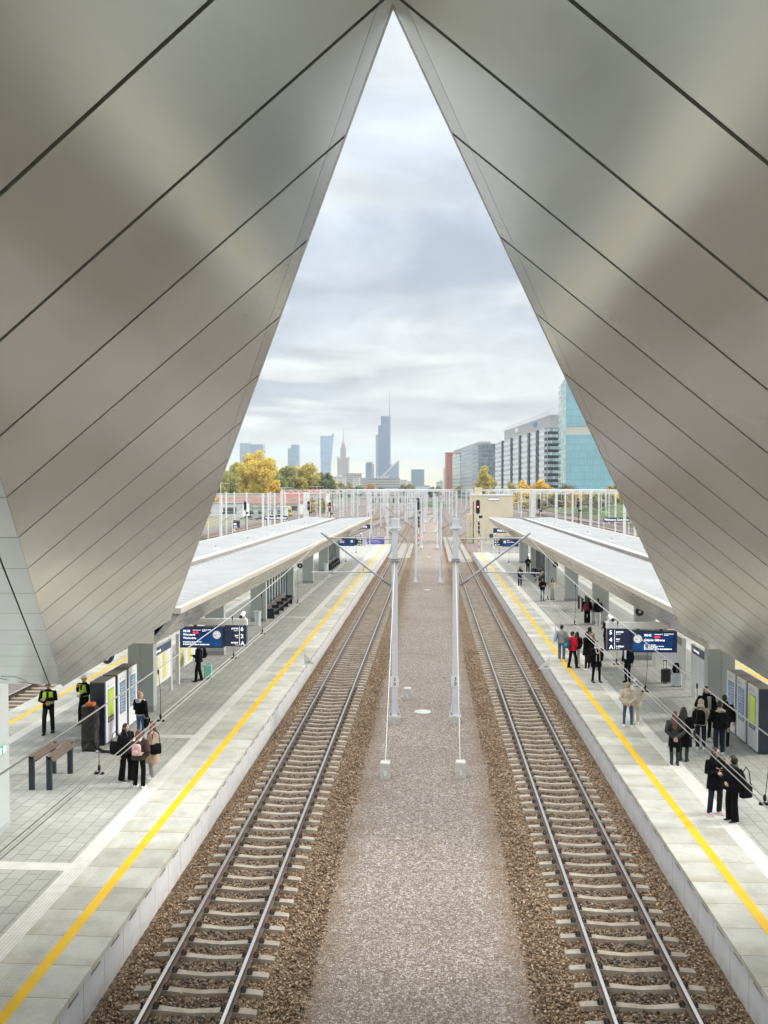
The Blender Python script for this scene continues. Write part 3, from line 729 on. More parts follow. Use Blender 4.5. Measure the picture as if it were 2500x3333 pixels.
indicator(-6.90, 86.0, -1, '6', '2', '08:38', ['Warszawa', 'Wschodnia'], 'small far navy indicator near the far end of the left platform', 4.2)
indicator(6.36, 86.0, 1, '5', '4', '08:42', ['Gdynia Główna'], 'small far navy indicator near the far end of the right platform', 4.4)

# ------------------------------------------------------------------ station name boards
def name_board(x0, y, z, label, w=4.6, h=.62, legs=True, txt='Warszawa Zachodnia', gz=0.757):
    t = thing('station_name_board', label, 'sign', (x0, y, gz), group='station name boards')
    b1 = MB(); b1.bb(0, w, -.05, .05, z - gz - h / 2, z - gz + h / 2); p = obj('board', b1, NAVY, t)
    text(txt, h * .66, LETT, p, (w / 2, -.053, z - gz - h * .22), align='CENTER', bold=.004)
    for x in (.09, w - .09):
        b1 = MB(); b1.bb(x - .06, x + .06, -.06 + .12, .06 + .12, 0, z - gz + h / 2 - .05); obj('post', b1, OFFW, t)
name_board(-13.7, 128.5, 3.72, 'blue station name board peeking out past far end of left canopy')
name_board(8.35, 114.5, 3.85, 'blue station name board half hidden by far end of right canopy')
name_board(-33.0, 168, 3.68, 'blue station name board on the outer left platform', h=.75)
name_board(31.0, 155, 3.9, 'blue station name board on the outer right platform', h=.75)

# ------------------------------------------------------------------ ticket machines, boards, benches
SCG = M('lime screen', (0.36, 0.50, 0.04), 0.25, var=0.05, emit=0.12)
SCB = M('timetable screen', (0.16, 0.26, 0.40), 0.25, var=0.25, vs=6, emit=0.08)
TOPM = M('machine top dusty', (0.20, 0.185, 0.165), 0.8, var=0.2)
MACW = M('machine white panel', (0.74, 0.76, 0.80), 0.3, var=0.04)
MGREY = M('icon grey', (0.45, 0.47, 0.5), 0.5, var=0.0)
DKSIDE = M('machine side navy', (0.018, 0.028, 0.045), 0.4, var=0.2)
def kiosk(x, y, s, scr, label, key=False):
    """white front facing the track on side s (+1: +x)"""
    t = thing('ticket_machine' if key else 'information_kiosk', label, 'kiosk', (x, y, .757), group='kiosks on the platforms')
    f = lambda a, b: (min(s * a, s * b), max(s * a, s * b))
    b1 = MB(); a, c = f(-.50, -.005); b1.bb(a, c, -.47, .47, .06, 2.13); obj('cabinet', b1, DKSIDE, t)
    b1 = MB(); a, c = f(-.50, .0); b1.bb(a, c, -.475, .475, 2.13, 2.16); obj('top', b1, TOPM, t)
    b1 = MB(); a, c = f(-.46, -.03); b1.bb(a, c, -.44, .44, 0, .06); obj('plinth', b1, ANTH, t)
    b1 = MB(); a, c = f(-.005, .035); b1.bb(a, c, -.425, .425, .07, 2.155); p = obj('front_panel', b1, MACW, t)
    b1 = MB(); a, c = f(.035, .040); b1.bb(a, c, -.27, .27, .72, 1.84); fr = obj('screen_frame', b1, BLACK, p)
    b1 = MB(); a, c = f(.040, .044); b1.bb(a, c, -.25, .25, .92 if key else .74, 1.82); obj('screen', b1, scr, fr)
    b1 = MB()
    if key:
        for k in range(4): b1.bb(*f(.040, .045), -.20 + k * .11, -.13 + k * .11, .76, .86)
    else:
        for k in range(9): b1.bb(*f(.044, .046), -.22, .02 + .2 * random.random(), .84 + k * .1, .865 + k * .1)
    obj('screen_marks', b1, MGREY, fr)
    b1 = MB(); b1.tube([(s * .035, -s * .2, 1.98), (s * .038, -s * .2, 1.98)], .055, 14); b1.bb(*f(.035, .038), s * .0 - .05, s * .0 + .22, 1.965, 1.99); obj('emblem', b1, MGREY, p)
for i, (y, scr, lab, k) in enumerate(((28.45, SCG, 'nearest kiosk with lime green screen on the left platform', True),
                                      (29.57, SCB, 'middle white kiosk with blue timetable on the left platform', False), (30.62, SCB, 'far white kiosk against pillar on the left platform', False))):
    kiosk(-10.96, y, 1, scr, lab, k)
for i, (y, scr, lab, k) in enumerate(((28.72, SCG, 'nearest kiosk with lime green screen on the right platform', True),
                                      (29.75, SCB, 'middle white kiosk with blue timetable on the right platform', False), (30.75, SCB, 'far white kiosk against pillar on the right platform', False))):
    kiosk(10.70, y, -1, scr, lab, k)
t = thing('wrapped_machine', 'machine wrapped in black plastic film with orange top, before left kiosks', 'machine', (-11.24, 27.45, .757))
b1 = MB(); secs = []
for k in range(12):
    z = k / 11 * 1.52; secs.append([( .22 * cx + random.uniform(-.018, .018), .2 * cy + random.uniform(-.018, .018), z) for cx, cy in ((-1, -1), (-.3, -1.02), (.3, -1.04), (1, -1), (1.03, 0), (1, 1), (0, 1), (-1, 1), (-1.03, 0))])
b1.rings(secs); obj('plastic_wrap', b1, M('black film', (0.01, 0.01, 0.012), 0.22, var=0.1), t)
b1 = MB(); b1.box((.03, -.02, 1.56), (.26, .22, .10)); obj('orange_head', b1, M('orange plastic', (0.72, 0.16, 0.02), 0.45), t)
b1 = MB(); b1.box((.0, .0, .012), (.50, .46, .02)); obj('pallet_edge', b1, OFFW, t)
b1 = MB(); b1.tube([(.2, -.1, .3), (.3, -.14, .12), (.5, -.2, .04), (.75, -.2, .035), (.95, -.12, .04)], [.05, .06, .055, .05, .03], 7); obj('loose_film', b1, M('black film', (0.01, 0.01, 0.012), 0.22), t)

def leaning_rail(x, y, label, L=1.42, rz=0.0):
    t = thing('leaning_bench', label, 'leaning bench', (x, y, .757), rz, group='leaning benches')
    for yy in (-L / 2, L / 2):
        b1 = MB(); b1.bb(-.07, .07, yy - .05, yy + .05, 0, .96); obj('leg', b1, ANTH, t)
    b1 = MB(); b1.prism([(-.09, .98), (-.03, 1.0), (.16, .86), (.15, .82), (-.07, .94)], 'y', -L / 2 - .05, L / 2 + .05); obj('seat_rail', b1, M('brown leaning board', (0.14, 0.105, 0.085), 0.5, var=0.2), t)
leaning_rail(-10.96, 24.5, 'brown topped leaning bench nearer the left track'); leaning_rail(-11.48, 24.5, 'dark leaning bench behind the brown topped one')
leaning_rail(10.7, 61.4, 'dark leaning bench on right platform by the red bag woman', rz=.0); leaning_rail(11.2, 61.4, 'second dark leaning bench on right platform behind the first')

PAPER = M('poster paper', (0.78, 0.79, 0.80), 0.5, var=0.03)
PYEL = M('timetable yellow', (0.72, 0.66, 0.10), 0.5, var=0.06)
def board(x, y0, y1, s, label, yellow, hcol):
    t = thing('timetable_board', label, 'notice board', (x, y0, .757), group='timetable boards')
    L = y1 - y0
    for yy in (0, L):
        b1 = MB(); b1.bb(-.07, .07, yy - .06, yy + .06, 0, 2.22); obj('post', b1, OFFW, t)
    b1 = MB(); b1.bb(-.05, .05, .07, L - .07, .62, 2.2); f = obj('frame', b1, OFFW, t)
    for sx in (-1, 1):
        b1 = MB(); b1.bb(min(sx * .051, sx * .056), max(sx * .051, sx * .056), .07, L - .07, 1.86, 2.19); hd = obj('header', b1, hcol, f)
        if sx == s: text('Informacja', .17, LETT, hd, (sx * .0575, .25 if s > 0 else L - .25, 1.97), rot=(PI / 2, 0, PI / 2 * s))
        n = max(3, int(L / .58))
        for k in range(n):
            a = .14 + (L - .28) * k / n; c = a + (L - .28) / n - .10
            b1 = MB(); b1.bb(min(sx * .051, sx * .057), max(sx * .051, sx * .057), a, c, .72, 1.80); ps = obj('poster', b1, PYEL if (yellow and k % 2 == 0) else PAPER, f)
            b1 = MB()
            for r in range(12): b1.bb(min(sx * .0572, sx * .0585), max(sx * .0572, sx * .0585), a + .05, a + .05 + (c - a - .1) * random.uniform(.5, 1), .78 + r * .078, .80 + r * .078)
            obj('print_lines', b1, MGREY, ps)
HB = M('header blue', (0.06, 0.085, 0.15), 0.4, var=0.2)
HG = M('header grey', (0.22, 0.235, 0.27), 0.4, var=0.15)
board(-11.2, 33.6, 36.0, 1, 'near timetable board with yellow sheets on the left platform', True, HB)
board(-11.2, 37.1, 39.9, 1, 'far timetable board with yellow sheets on the left platform', True, HG)
board(10.93, 33.6, 36.0, -1, 'near white timetable board on right platform beside the kiosks', False, HB)
board(10.93, 37.3, 42.2, -1, 'long white timetable board on right platform behind the suitcases', False, HG)

SEATM = M('bench steel mesh', (0.17, 0.155, 0.14), 0.5, 0.4, var=0.2)
def bench(x, y, s, label, n=4):
    t = thing('platform_bench', label, 'bench', (x, y, .757), group='benches by the wind screens')
    for k in range(n + 1):
        b1 = MB(); b1.bb(min(s * -.05, s * .48), max(s * -.05, s * .48), k * 1.85 - .04, k * 1.85 + .04, 0, .44); b1.bb(min(s * -.05, s * .45), max(s * -.05, s * .45), k * 1.85 - .03, k * 1.85 + .03, .44, .66); obj('end_frame', b1, ANTH, t)
    for k in range(n):
        b1 = MB()
        for j in range(5): b1.bb(min(s * (.03 + j * .09), s * (.10 + j * .09)), max(s * (.03 + j * .09), s * (.10 + j * .09)), k * 1.85 + .06, k * 1.85 + 1.79, .43, .46)
        obj('seat', b1, SEATM, t)
        b1 = MB()
        for j in range(4): b1.box((s * (-.02 - j * .022), k * 1.85 + .925, .53 + j * .10), (.03, 1.72, .075), ry=-s * .2)
        obj('backrest', b1, SEATM, t)
def screen(x, y0, y1, label, dk=.16):
    t = thing('wind_screen', label, 'glass screen', (x, y0, .757), group='glass wind screens'); L = y1 - y0
    b1 = MB(); b1.bb(-.012, .012, .05, L - .05, .12, 2.5); obj('glass_pane', b1, GLASS, t)
    n = int(L / 1.05)
    for k in range(n + 1):
        b1 = MB(); b1.bb(-.05, .05, k * L / n - dk, k * L / n + dk, 0, 2.55); obj('post', b1, NAVYP, t)
    b1 = MB(); b1.bb(-.06, .06, -.05, L + .05, 2.55, 2.62); obj('head_rail', b1, ANTH, t)
NAVYP = M('dark navy post', (0.02, 0.027, 0.045), 0.4, var=0.1)
screen(-11.2, 57.0, 65.6, 'nearer dark barred glass screen behind bench on left platform'); bench(-10.9, 56.3, 1, 'nearer long bench by dark barred screen on left platform')
screen(-11.2, 91.0, 99.5, 'farther dark barred glass screen on left platform'); bench(-10.9, 90.2, 1, 'farther long bench near the end of left platform')
screen(10.88, 79.6, 88.0, 'barred glass screen between pillars on right platform'); bench(10.6, 79.0, -1, 'long bench with seated people on right platform')
def bin_(x, y, label):
    t = thing('litter_bin', label, 'litter bin', (x, y, .757), group='litter bins')
    b1 = MB(); b1.loft([((0, 0, .06), .17, .17), ((0, 0, .86), .22, .22), ((0, 0, .9), .22, .22)], 16); obj('glass_bag_holder', b1, glassy('frosted bin', (.72, .76, .78), .75), t)
    b1 = MB(); b1.loft([((0, 0, 0), .2, .2), ((0, 0, .05), .2, .2)], 16); obj('base', b1, GALV, t)
    b1 = MB(); b1.tube([(.23 * math.cos(k * PI / 8), .23 * math.sin(k * PI / 8), .9) for k in range(16)], .018, 6, close=True); obj('rim', b1, GALV, t)
bin_(-10.95, 53.4, 'translucent litter bin in front of second left pillar'); bin_(-10.9, 88.2, 'translucent litter bin before far bench on left platform')
def marker(x, y, label, s):
    t = thing('position_marker', label, 'marker', (x, y, .757))
    b1 = MB(); b1.prism([(-.26 * s, 0), (.26 * s, 0), (.26 * s, .56)], 'y', -.01, .01); obj('plate', b1, OFFW, t)
    b1 = MB(); b1.tube([(.27 * s, 0, -.1), (.27 * s, 0, .62)], .015, 6); obj('rod', b1, GALV, t)
    text('100', .13, BLACK, t, (.09 * s, -.0125, .07), align='CENTER')
marker(5.45, 41.2, 'small triangular 100 marker on right platform edge', 1); marker(-5.95, 41.7, 'small triangular 100 marker on left platform edge', -1)
# ------------------------------------------------------------------ overhead line masts
def plate_text(parent, y, z, mat): 
    text('3', .19, mat, parent, (0, y, z + .04), align='CENTER', bold=.004); text('0', .19, mat, parent, (0, y, z - .155), align='CENTER', bold=.004)
def cantilever(t, s, zt=0.0):
    """bracket arm reaching to side s over the track (local coordinates of the mast, z from rail head)"""
    b1 = MB(); b1.tube([(s * .16, 0, 5.45), (s * .55, 0, 5.72)], .05, 8); b1.tube([(s * .55, 0, 5.72), (s * 3.05, 0, 7.62)], .042, 8)
    a = obj('diagonal_tube', b1, STEEL, t)
    b1 = MB(); b1.tube([(s * .16, 0, 7.36), (s * 2.75, 0, 7.42)], .024, 6); b1.tube([(s * 2.72, 0, 7.36), (s * 2.9, 0, 7.52)], .06, 6); obj('top_stay', b1, STEEL, t)
    b1 = MB(); b1.tube([(s * .95, 0, 5.99), (s * 3.45, 0, 5.97)], .028, 6); b1.tube([(s * 1.32, 0, 5.97), (s * 1.25, 0, 6.26)], .014, 5); b1.tube([(s * 3.30, 0, 5.97), (s * 3.30, 0, 5.70)], .018, 5); obj('registration_tube', b1, STEEL, t)
    b1 = MB(); b1.tube([(s * 2.05, 0, 5.92), (s * 3.0, 0, 5.66)], .018, 5); obj('steady_arm', b1, STEEL, t)
    b1 = MB()
    for k in range(5): b1.tube([(s * (.18 + .07 * k), 0, 5.46 + .048 * k), (s * (.20 + .07 * k), 0, 5.474 + .048 * k)], .075, 8)
    obj('insulator', b1, M('brown insulator', (.12, .07, .05), .3), t)
def mast(x, y, s, label, near=False, group='overhead line masts along the middle strip'):
    t = thing('overhead_line_mast', label, 'mast', (x, y, 0), group=group)
    b1 = MB(); b1.bb(-.24, .24, -.24, .24, -.42, .04); obj('concrete_base', b1, CONC, t)
    if near:
        b1 = MB(); w = .118
        b1.bb(-w, w, -w - .012, -w + .012, .10, 7.78); b1.bb(-w, w, w - .012, w + .012, .10, 7.78); b1.bb(-w + .02, w - .02, -w + .012, w - .012, .10, 7.78)
        obj('shaft', b1, GALV, t)
        b1 = MB(); b1.bb(-.22, .22, -.2, .2, .045, .10)
        for q in (-1, 1): b1.prism([(q * .135, .10), (q * .215, .10), (q * .135, .55)], 'y', -.13, .13)
        obj('foot_plate', b1, GALV, t)
        for qx in (-1, 1):
          for qy in (-1, 1):
            b1 = MB(); b1.tube([(qx * .17, qy * .16, .08), (qx * .17, qy * .16, .2)], .022, 6)
            obj('anchor_bolt', b1, M('rusty bolt', (.30, .19, .08), .7), t)
        b1 = MB(); b1.bb(-.17, .17, -.155, -.147, 1.27, 1.72); p = obj('number_plate', b1, OFFW, t)
        plate_text(p, -.159, 1.49, BLACK)
        b1 = MB(); b1.bb(-.19, .19, -.18, .18, 6.40, 6.47); b1.bb(-.17, .17, -.17, .17, 6.52, 6.56); obj('collar', b1, STEEL, t)
        b1 = MB(); b1.bb(-.24, .24, -.18, .18, 7.78, 7.85); b1.bb(-.15, .15, -.14, .14, 7.85, 8.2); obj('head_block', b1, GALV, t)
        b1 = MB(); b1.tube([(.0, -.17, 6.42), (-.03 * 1, -6.75, .28)], .0125, 6); obj('guy_wire', b1, OFFW, t)
    else:
        b1 = MB(); b1.tube([(0, 0, .5), (0, 0, 8.2)], [.135, .115], 12); obj('shaft', b1, GALV, t, smooth=False)
        b1 = MB(); b1.tube([(0, 0, .06), (0, 0, .12), (0, 0, .55)], [.25, .24, .135], 12); obj('foot', b1, GALV, t)
        b1 = MB(); b1.bb(-.2, .2, -.2, .2, 8.2, 8.3); obj('head_block', b1, GALV, t)
    cantilever(t, s)
    return t
mast(-1.47, 35.0, -1, 'big grey mast numbered 30 with arm over the left track', True)
mast(1.03, 35.2, 1, 'big grey mast numbered 30 with arm over the right track', True)
pl = pr = None
for k in range(7):
    y = 85.5 + 50 * k
    if k == 0:
        pl = mast(-1.47, y, -1, 'second mast in the left row of the middle strip'); pr = mast(1.02, y, 1, 'second mast in the right row of the middle strip')
    else:
        dup(pl, (-1.47, y, 0), 0, '%s mast in the left row of the middle strip' % ORD[k + 1]); dup(pr, (1.02, y, 0), 0, '%s mast in the right row of the middle strip' % ORD[k + 1])
def anchor(x, y, label):
    t = thing('concrete_anchor_block', label, 'concrete block', (x, y, -.24), group='concrete anchor blocks')
    b1 = MB(); b1.rings([[(-.17, -.17, -.1), (.17, -.17, -.1), (.17, .17, -.1), (-.17, .17, -.1)], [(-.165, -.165, .52), (.165, -.165, .52), (.165, .165, .52), (-.165, .165, .52)], [(-.145, -.145, .545), (.145, -.145, .545), (.145, .145, .545), (-.145, .145, .545)]]); obj('block', b1, CONC, t)
    b1 = MB(); b1.bb(-.04, .04, -.182, -.166, .12, .28); obj('bracket_plate', b1, GALV, t)
anchor(-1.5, 28.25, 'white concrete block anchoring the guy of the left numbered mast'); anchor(1.02, 28.45, 'white concrete block anchoring the guy of the right numbered mast'); anchor(-1.05, 38.9, 'small concrete block behind the left numbered mast')
def cover(x, y, r, label):
    b1 = MB(); b1.tube([(0, 0, 0), (0, 0, .06)], r, 20); b1.tube([(0, 0, .06), (0, 0, .07)], r * .85, 20)
    o = obj('manhole_cover', b1, CONC, None, (x, y, -.245)); tag(o, label, 'manhole cover', 'round covers along the middle strip')
for k, (y, lab) in enumerate(((36.6, 'nearest round concrete cover between the two numbered masts'), (81.0, 'second round concrete cover in the gravel strip'), (121, 'third round concrete cover in the gravel strip'), (160, 'fourth round concrete cover in the gravel strip'), (215, 'farthest round concrete cover in the gravel strip'))):
    cover(-.33, y, .36, lab)

# ------------------------------------------------------------------ wires
def span_z(y):
    u = ((y - 35.1) / 50.0) % 1.0; return 7.43 - 0.95 * 4 * u * (1 - u)
def overhead(cx, label, ya=-12, yb=385, fine=True, zz=0.0):
    t = thing('overhead_line', label, 'overhead wire', (cx, 0, 0), group='overhead lines')
    st = 2.5 if fine else 8
    ys = np.arange(ya, yb, st)
    b1 = MB(); b1.tube([(0, y, span_z(y) + zz) for y in ys], .0105 if fine else .014, 6); obj('messenger_wire', b1, WIRE, t)
    for q in ((-.045, .045) if fine else (0,)):
        b1 = MB(); b1.tube([(q, y, 5.63 + zz + .02 * math.sin(y * .125)) for y in np.arange(ya, yb, 5.0)], .0082 if fine else .013, 6); obj('contact_wire', b1, WIRE, t)
    if fine:
        for y in ([11.0, 13.6, 18.8, 22.1, 28.1] if cx < 0 else [10.35, 13.1, 16.1, 18.6, 24.0, 29.5]) + [38 + 6.2 * k for k in range(20)]:
            b1 = MB(); b1.tube([(0, y, span_z(y)), (.02, y + .05, (span_z(y) + 5.65) / 2), (0, y + .1, 5.66)], .0045, 5)
            b1.ell((0, y, span_z(y) - .05), (.016, .02, .05), 6, 5); b1.ell((0, y + .1, 5.69), (.022, .022, .05), 6, 5)
            b1.box((0, y + .1, 5.62), (.13, .03, .03)); obj('dropper', b1, IRON, t)
overhead(TL, 'catenary and contact wires above the left main track'); overhead(TR, 'catenary and contact wires above the right main track')
for cx, lab in ((-18.5, 'overhead wires beyond left platform'), (-22.8, 'overhead wires of second yard track on the left'), (18.1, 'overhead wires beyond right platform'), (22.4, 'overhead wires of second yard track on the right'), (-42, 'overhead wires of the far left track'), (40.8, 'overhead wires of the far right track')):
    overhead(cx, lab, 60, 420, False)

# ------------------------------------------------------------------ portals and yard masts
TRUSS = M('white galvanised truss', (.76, .78, .80), .5, .1, var=.05)
def portal(x0, x1, y, label, legs=2):
    t = thing('line_portal', label, 'portal', (x0, y, -.3), group='overhead line portals'); L = x1 - x0
    for k in range(legs):
        x = L * k / (legs - 1); b1 = MB(); b1.bb(x - .17, x + .17, -.17, .17, 0, 9.4); obj('leg', b1, TRUSS, t)
        b1 = MB(); b1.bb(x - .35, x + .35, -.35, .35, -.2, .25); obj('footing', b1, CONC, t)
    b1 = MB()
    for yy in (-.28, .28):
        for z in (8.95, 9.5): b1.tube([(0, yy, z), (L, yy, z)], .045, 5)
        n = max(4, int(L / .75))
        for k in range(n):
            a, c = L * k / n, L * (k + 1) / n; z0, z1 = (8.95, 9.5) if k % 2 else (9.5, 8.95); b1.tube([(a, yy, z0), (c, yy, z1)], .026, 4)
    obj('truss', b1, TRUSS, t)
    n = max(2, int(L / 5.5))
    for k in range(n):
        x = L * (k + .5) / n; b1 = MB(); b1.tube([(x, 0, 9.0), (x, 0, 5.9)], .05, 6); b1.tube([(x, 0, 6.2), (x + 1.4, 0, 6.0)], .03, 5); b1.tube([(x, 0, 8.0), (x + 1.3, 0, 7.7)], .03, 5); obj('drop_post', b1, TRUSS, t)
    return t
for k, y in enumerate((142, 192, 242, 292, 342, 392, 450, 520)):
    w = ORD[k]
    portal(-25.0, -7.2, y, '%s white portal frame over the left yard tracks' % w); portal(15.8, 34.0 if k else 30.0, y - 8, '%s white portal frame over the inner right yard tracks' % w)
    portal(34.6 if k else 30.5, 58, y - 6, '%s white portal frame over the outer right yard tracks' % w)
    if k > 1: portal(-6.8, 7.5, y + 6, '%s white portal frame across the middle tracks' % w)
def yard_mast(x, y, label, s=1, h=9.0, arm=True):
    t = thing('yard_mast', label, 'mast', (x, y, -.3), group='thin masts across the yard')
    b1 = MB(); b1.bb(-.14, .14, -.14, .14, 0, h); obj('shaft', b1, TRUSS, t)
    b1 = MB(); b1.bb(-.3, .3, -.3, .3, -.2, .3); obj('footing', b1, CONC, t)
    if arm:
        b1 = MB(); b1.tube([(s * .15, 0, 5.7), (s * 2.7, 0, 7.7)], .035, 6); b1.tube([(s * .15, 0, 7.5), (s * 2.5, 0, 7.6)], .025, 5); b1.tube([(s * 1.0, 0, 6.25), (s * 3.2, 0, 6.2)], .025, 5); obj('bracket_arm', b1, STEEL, t)
    return t
YM = [(-24.9, 100, 1), (-40.0, 165, -1), (-25.4, 128, 1), (-38.8, 205, -1), (-44.2, 190, 1), (-26.0, 178, 1), (-36.5, 235, -1), (-31, 260, 1), (-12.5, 178, 1), (-9.5, 228, -1), (-14, 262, 1), (-20.6, 226, 1), (-20.6, 276, -1), (-17, 305, 1),
      (-28, 300, 1), (9.5, 205, 1), (12, 240, -1), (8.4, 275, 1), (15.2, 180, 1), (20.2, 172, 1), (20.2, 222, -1), (25.5, 108, -1), (31.5, 128, 1), (38.4, 145, 1), (26, 158, -1), (43.5, 180, -1), (36.6, 210, 1), (48.5, 235, -1), (30, 260, 1), (-6.5, 300, 1), (7.0, 320, -1), (-34, 345, 1), (16, 330, 1), (11, 372, 1), (-12, 362, -1), (24, 300, 1), (5.8, 420, 1), (-5.8, 430, -1)]
for i, (x, y, s) in enumerate(YM):
    yard_mast(x, y, '%s thin white mast on the %s, about %s the yard' % (['lone', 'bracketed', 'slim', 'plain'][i % 4], 'left' if x < 0 else 'right', 'halfway along' if y > 200 else 'at the start of'), s)
_m0 = None
for i in range(46):
    y = 150 + 330 * random.random() ** 1.2; x = random.choice((-12.6, -20.6, -25.2, -29.5, -39.5, -44.2, 8.8, 11.8, 15.6, 20.2, 25.0, 33.5, 38.4, 46, -9.4, 30.2)) + random.uniform(-.4, .4)
    lab = 'plain thin white mast among the many across the far yard'
    if _m0 is None: _m0 = yard_mast(x, y, lab, 1); _m0['group'] = 'lookalike far masts'
    else: dup(_m0, (x, y, -.3), 0 if i % 2 else PI, lab)
def lamp(x, y, h, label):
    t = thing('yard_lamp', label, 'lamp post', (x, y, -.3), group='double armed yard lamps')
    b1 = MB(); b1.tube([(0, 0, 0), (0, 0, h)], [.12, .07], 8); obj('pole', b1, TRUSS, t)
    b1 = MB(); b1.tube([(-1.4, 0, h + .1), (0, 0, h), (1.4, 0, h + .1)], .05, 6); obj('arm', b1, TRUSS, t)
    for s in (-1, 1): b1 = MB(); b1.box((s * 1.7, 0, h + .1), (.8, .3, .1)); obj('lamp_head', b1, OFFW, t)
lamp(-51, 205, 11.0, 'leftmost double armed lamp post against the yellow tree'); lamp(-40.5, 235, 10.0, 'middle double armed lamp post before the green trees'); lamp(-33.5, 250, 10.3, 'right double armed lamp post before the dark trees')

# ------------------------------------------------------------------ colour light signals
REDL = M('red signal light', (1.0, .10, .10), .3, var=0, emit=3.0)
def signal(x, y, zc, label, red=False, gz=-.3, stack=True, side=False, striped=True):
    t = thing('railway_signal', label, 'signal', (x, y, gz), group='colour light signals'); z = zc - gz
    b1 = MB(); b1.tube([(0, .1, 0), (0, .1, z - 1.0)], .07, 8); po = obj('pole', b1, BLACK if not striped else OFFW, t)
    if striped:
        b1 = MB()
        for k in range(3): b1.tube([(0, .1, .5 + k * .8), (0, .1, .9 + k * .8)], .076, 8)
        obj('red_bands', b1, M('red paint', (.62, .05, .05), .5), po)
    b1 = MB(); prof = []
    for k in range(9): prof.append((.27 * math.cos(PI * k / 8), .70 + .27 * math.sin(PI * k / 8)))
    for k in range(9): prof.append((-.27 * math.cos(PI * k / 8), -.70 - .27 * math.sin(PI * k / 8)))
    b1.prism([(u + (.0 if side else -.15), w + z) for u, w in prof], 'y', -.03, .05); hd = obj('backboard', b1, BLACK, t)
    for k in range(5):
        zz = z + .62 - .31 * k; b1 = MB(); b1.tube([(-.15, -.03, zz), (-.15, -.20, zz)], .12, 10, cap=False); b1.tube([(-.15, -.025, zz), (-.15, -.035, zz)], .11, 10)
        o = obj('lamp_hood', b1, BLACK, hd)
        if red and k == 2:
            b1 = MB(); b1.ell((-.15, -.06, zz), (.105, .06, .105), 10, 6); obj('lens', b1, REDL, o)
    b1 = MB(); b1.bb(.1, .16, .06, .5, z - 1.3, z + .9); obj('ladder', b1, GALV, t)
    b1 = MB(); b1.bb(-.02, .48, -.1, .25, z - 1.55, z - 1.2); obj('route_box', b1, BLACK, t)
    if stack:
        for k in range(3): b1 = MB(); b1.bb(-.13, .13, -.08, .05, z - 2.5 - k * .62, z - 2.0 - k * .62); obj('marker_plate', b1, BLACK, t)
signal(6.62, 117.6, 6.95, 'signal with red light standing at end of the right platform', True, .757)
signal(-1.90, 136.2, 7.0, 'dark signal with red and white pole in the middle strip', False, -.3)
signal(-20.3, 172, 5.75, 'signal showing red above the far end of the left canopy', True, -.3, False, striped=False)
signal(-24.6, 172, 5.95, 'dark unlit signal left of the red one beyond left canopy', False, -.3, False, striped=False)
signal(-37.2, 170, 5.95, 'dark signal above the outer left name board', False, -.3, False, striped=False)
signal(-43.6, 176, 5.7, 'dark signal in front of the white warehouse', False, -.3, False, striped=False)
signal(20.9, 165, 6.55, 'left one of two dark signals over right yard', False, -.3, False, striped=False)
signal(28.8, 168, 6.55, 'right one of two dark signals over right yard', False, -.3, False, striped=False)

# ------------------------------------------------------------------ outer platforms, cream building, fences
def outer_platform(name, x0, x1, y0, y1):
    b1 = MB(); b1.bb(x0, x1, y0, y1, -.4, .70); struct(name + '_wall', b1, WALLP)
    b1 = MB(); b1.bb(x0 - .06, x1 + .06, y0, y1, .70, .76); struct(name + '_paving', b1, PAVE)
    for x in (x0 + .9, x1 - .9): b1 = MB(); b1.bb(x - .1, x + .1, y0, y1, .7605, .764); struct(name + '_yellow_line', b1, YEL)
outer_platform('outer_platform_left', -38.2, -26.2, 30, 186); outer_platform('outer_platform_right', 26.0, 37.2, 30, 168)
CRW = M('cream render', (.70, .64, .47), .8, var=.07, vs=.35, bmp=.1)
t = thing('signal_building', 'plain cream rendered building with small roof block behind right platform', 'building', (11.0, 156, -.4))
b1 = MB(); b1.bb(-3.6, 3.6, -4, 5, 0, 8.6); obj('wall', b1, CRW, t)
b1 = MB(); b1.bb(-3.7, 3.7, -4.1, 5.1, 8.6, 8.78); rf = obj('roof', b1, OFFW, t)
b1 = MB(); b1.bb(-3.1, -1.85, -3.6, -1.5, 8.78, 10.1); obj('roof_block', b1, CRW, rf)
b1 = MB(); b1.bb(-.85, 1.15, -4.06, -4.0, 7.75, 8.25); sg = obj('name_sign', b1, M('faded blue sign', (.16, .17, .30), .5), t)
b1 = MB()
for k in range(9): b1.bb(-.75 + k * .2, -.62 + k * .2 + .02 * (k % 3), -4.075, -4.06, 7.86, 8.12 - .06 * (k % 2))
obj('letter_strokes', b1, LETT, sg)
b1 = MB(); b1.tube([(-3.45, -4.08, 0), (-3.45, -4.08, 7.6)], .07, 6); obj('downpipe', b1, BLACK, t)
b1 = MB(); b1.bb(-.6, .3, -4.05, -3.99, 1.0, 1.8); obj('window', b1, M('dark window', (.05, .06, .07), .2), t)
b1 = MB(); b1.bb(-4.3, -3.6, -1, 3, 0, 5.2); obj('side_annex', b1, CRW, t)
b1 = MB(); b1.tube([(3.6, -4.05, 7.3), (5.6, -4.3, 7.7)], .05, 6); b1.box((5.9, -4.3, 7.72), (.7, .3, .12)); obj('wall_lamp', b1, OFFW, t)
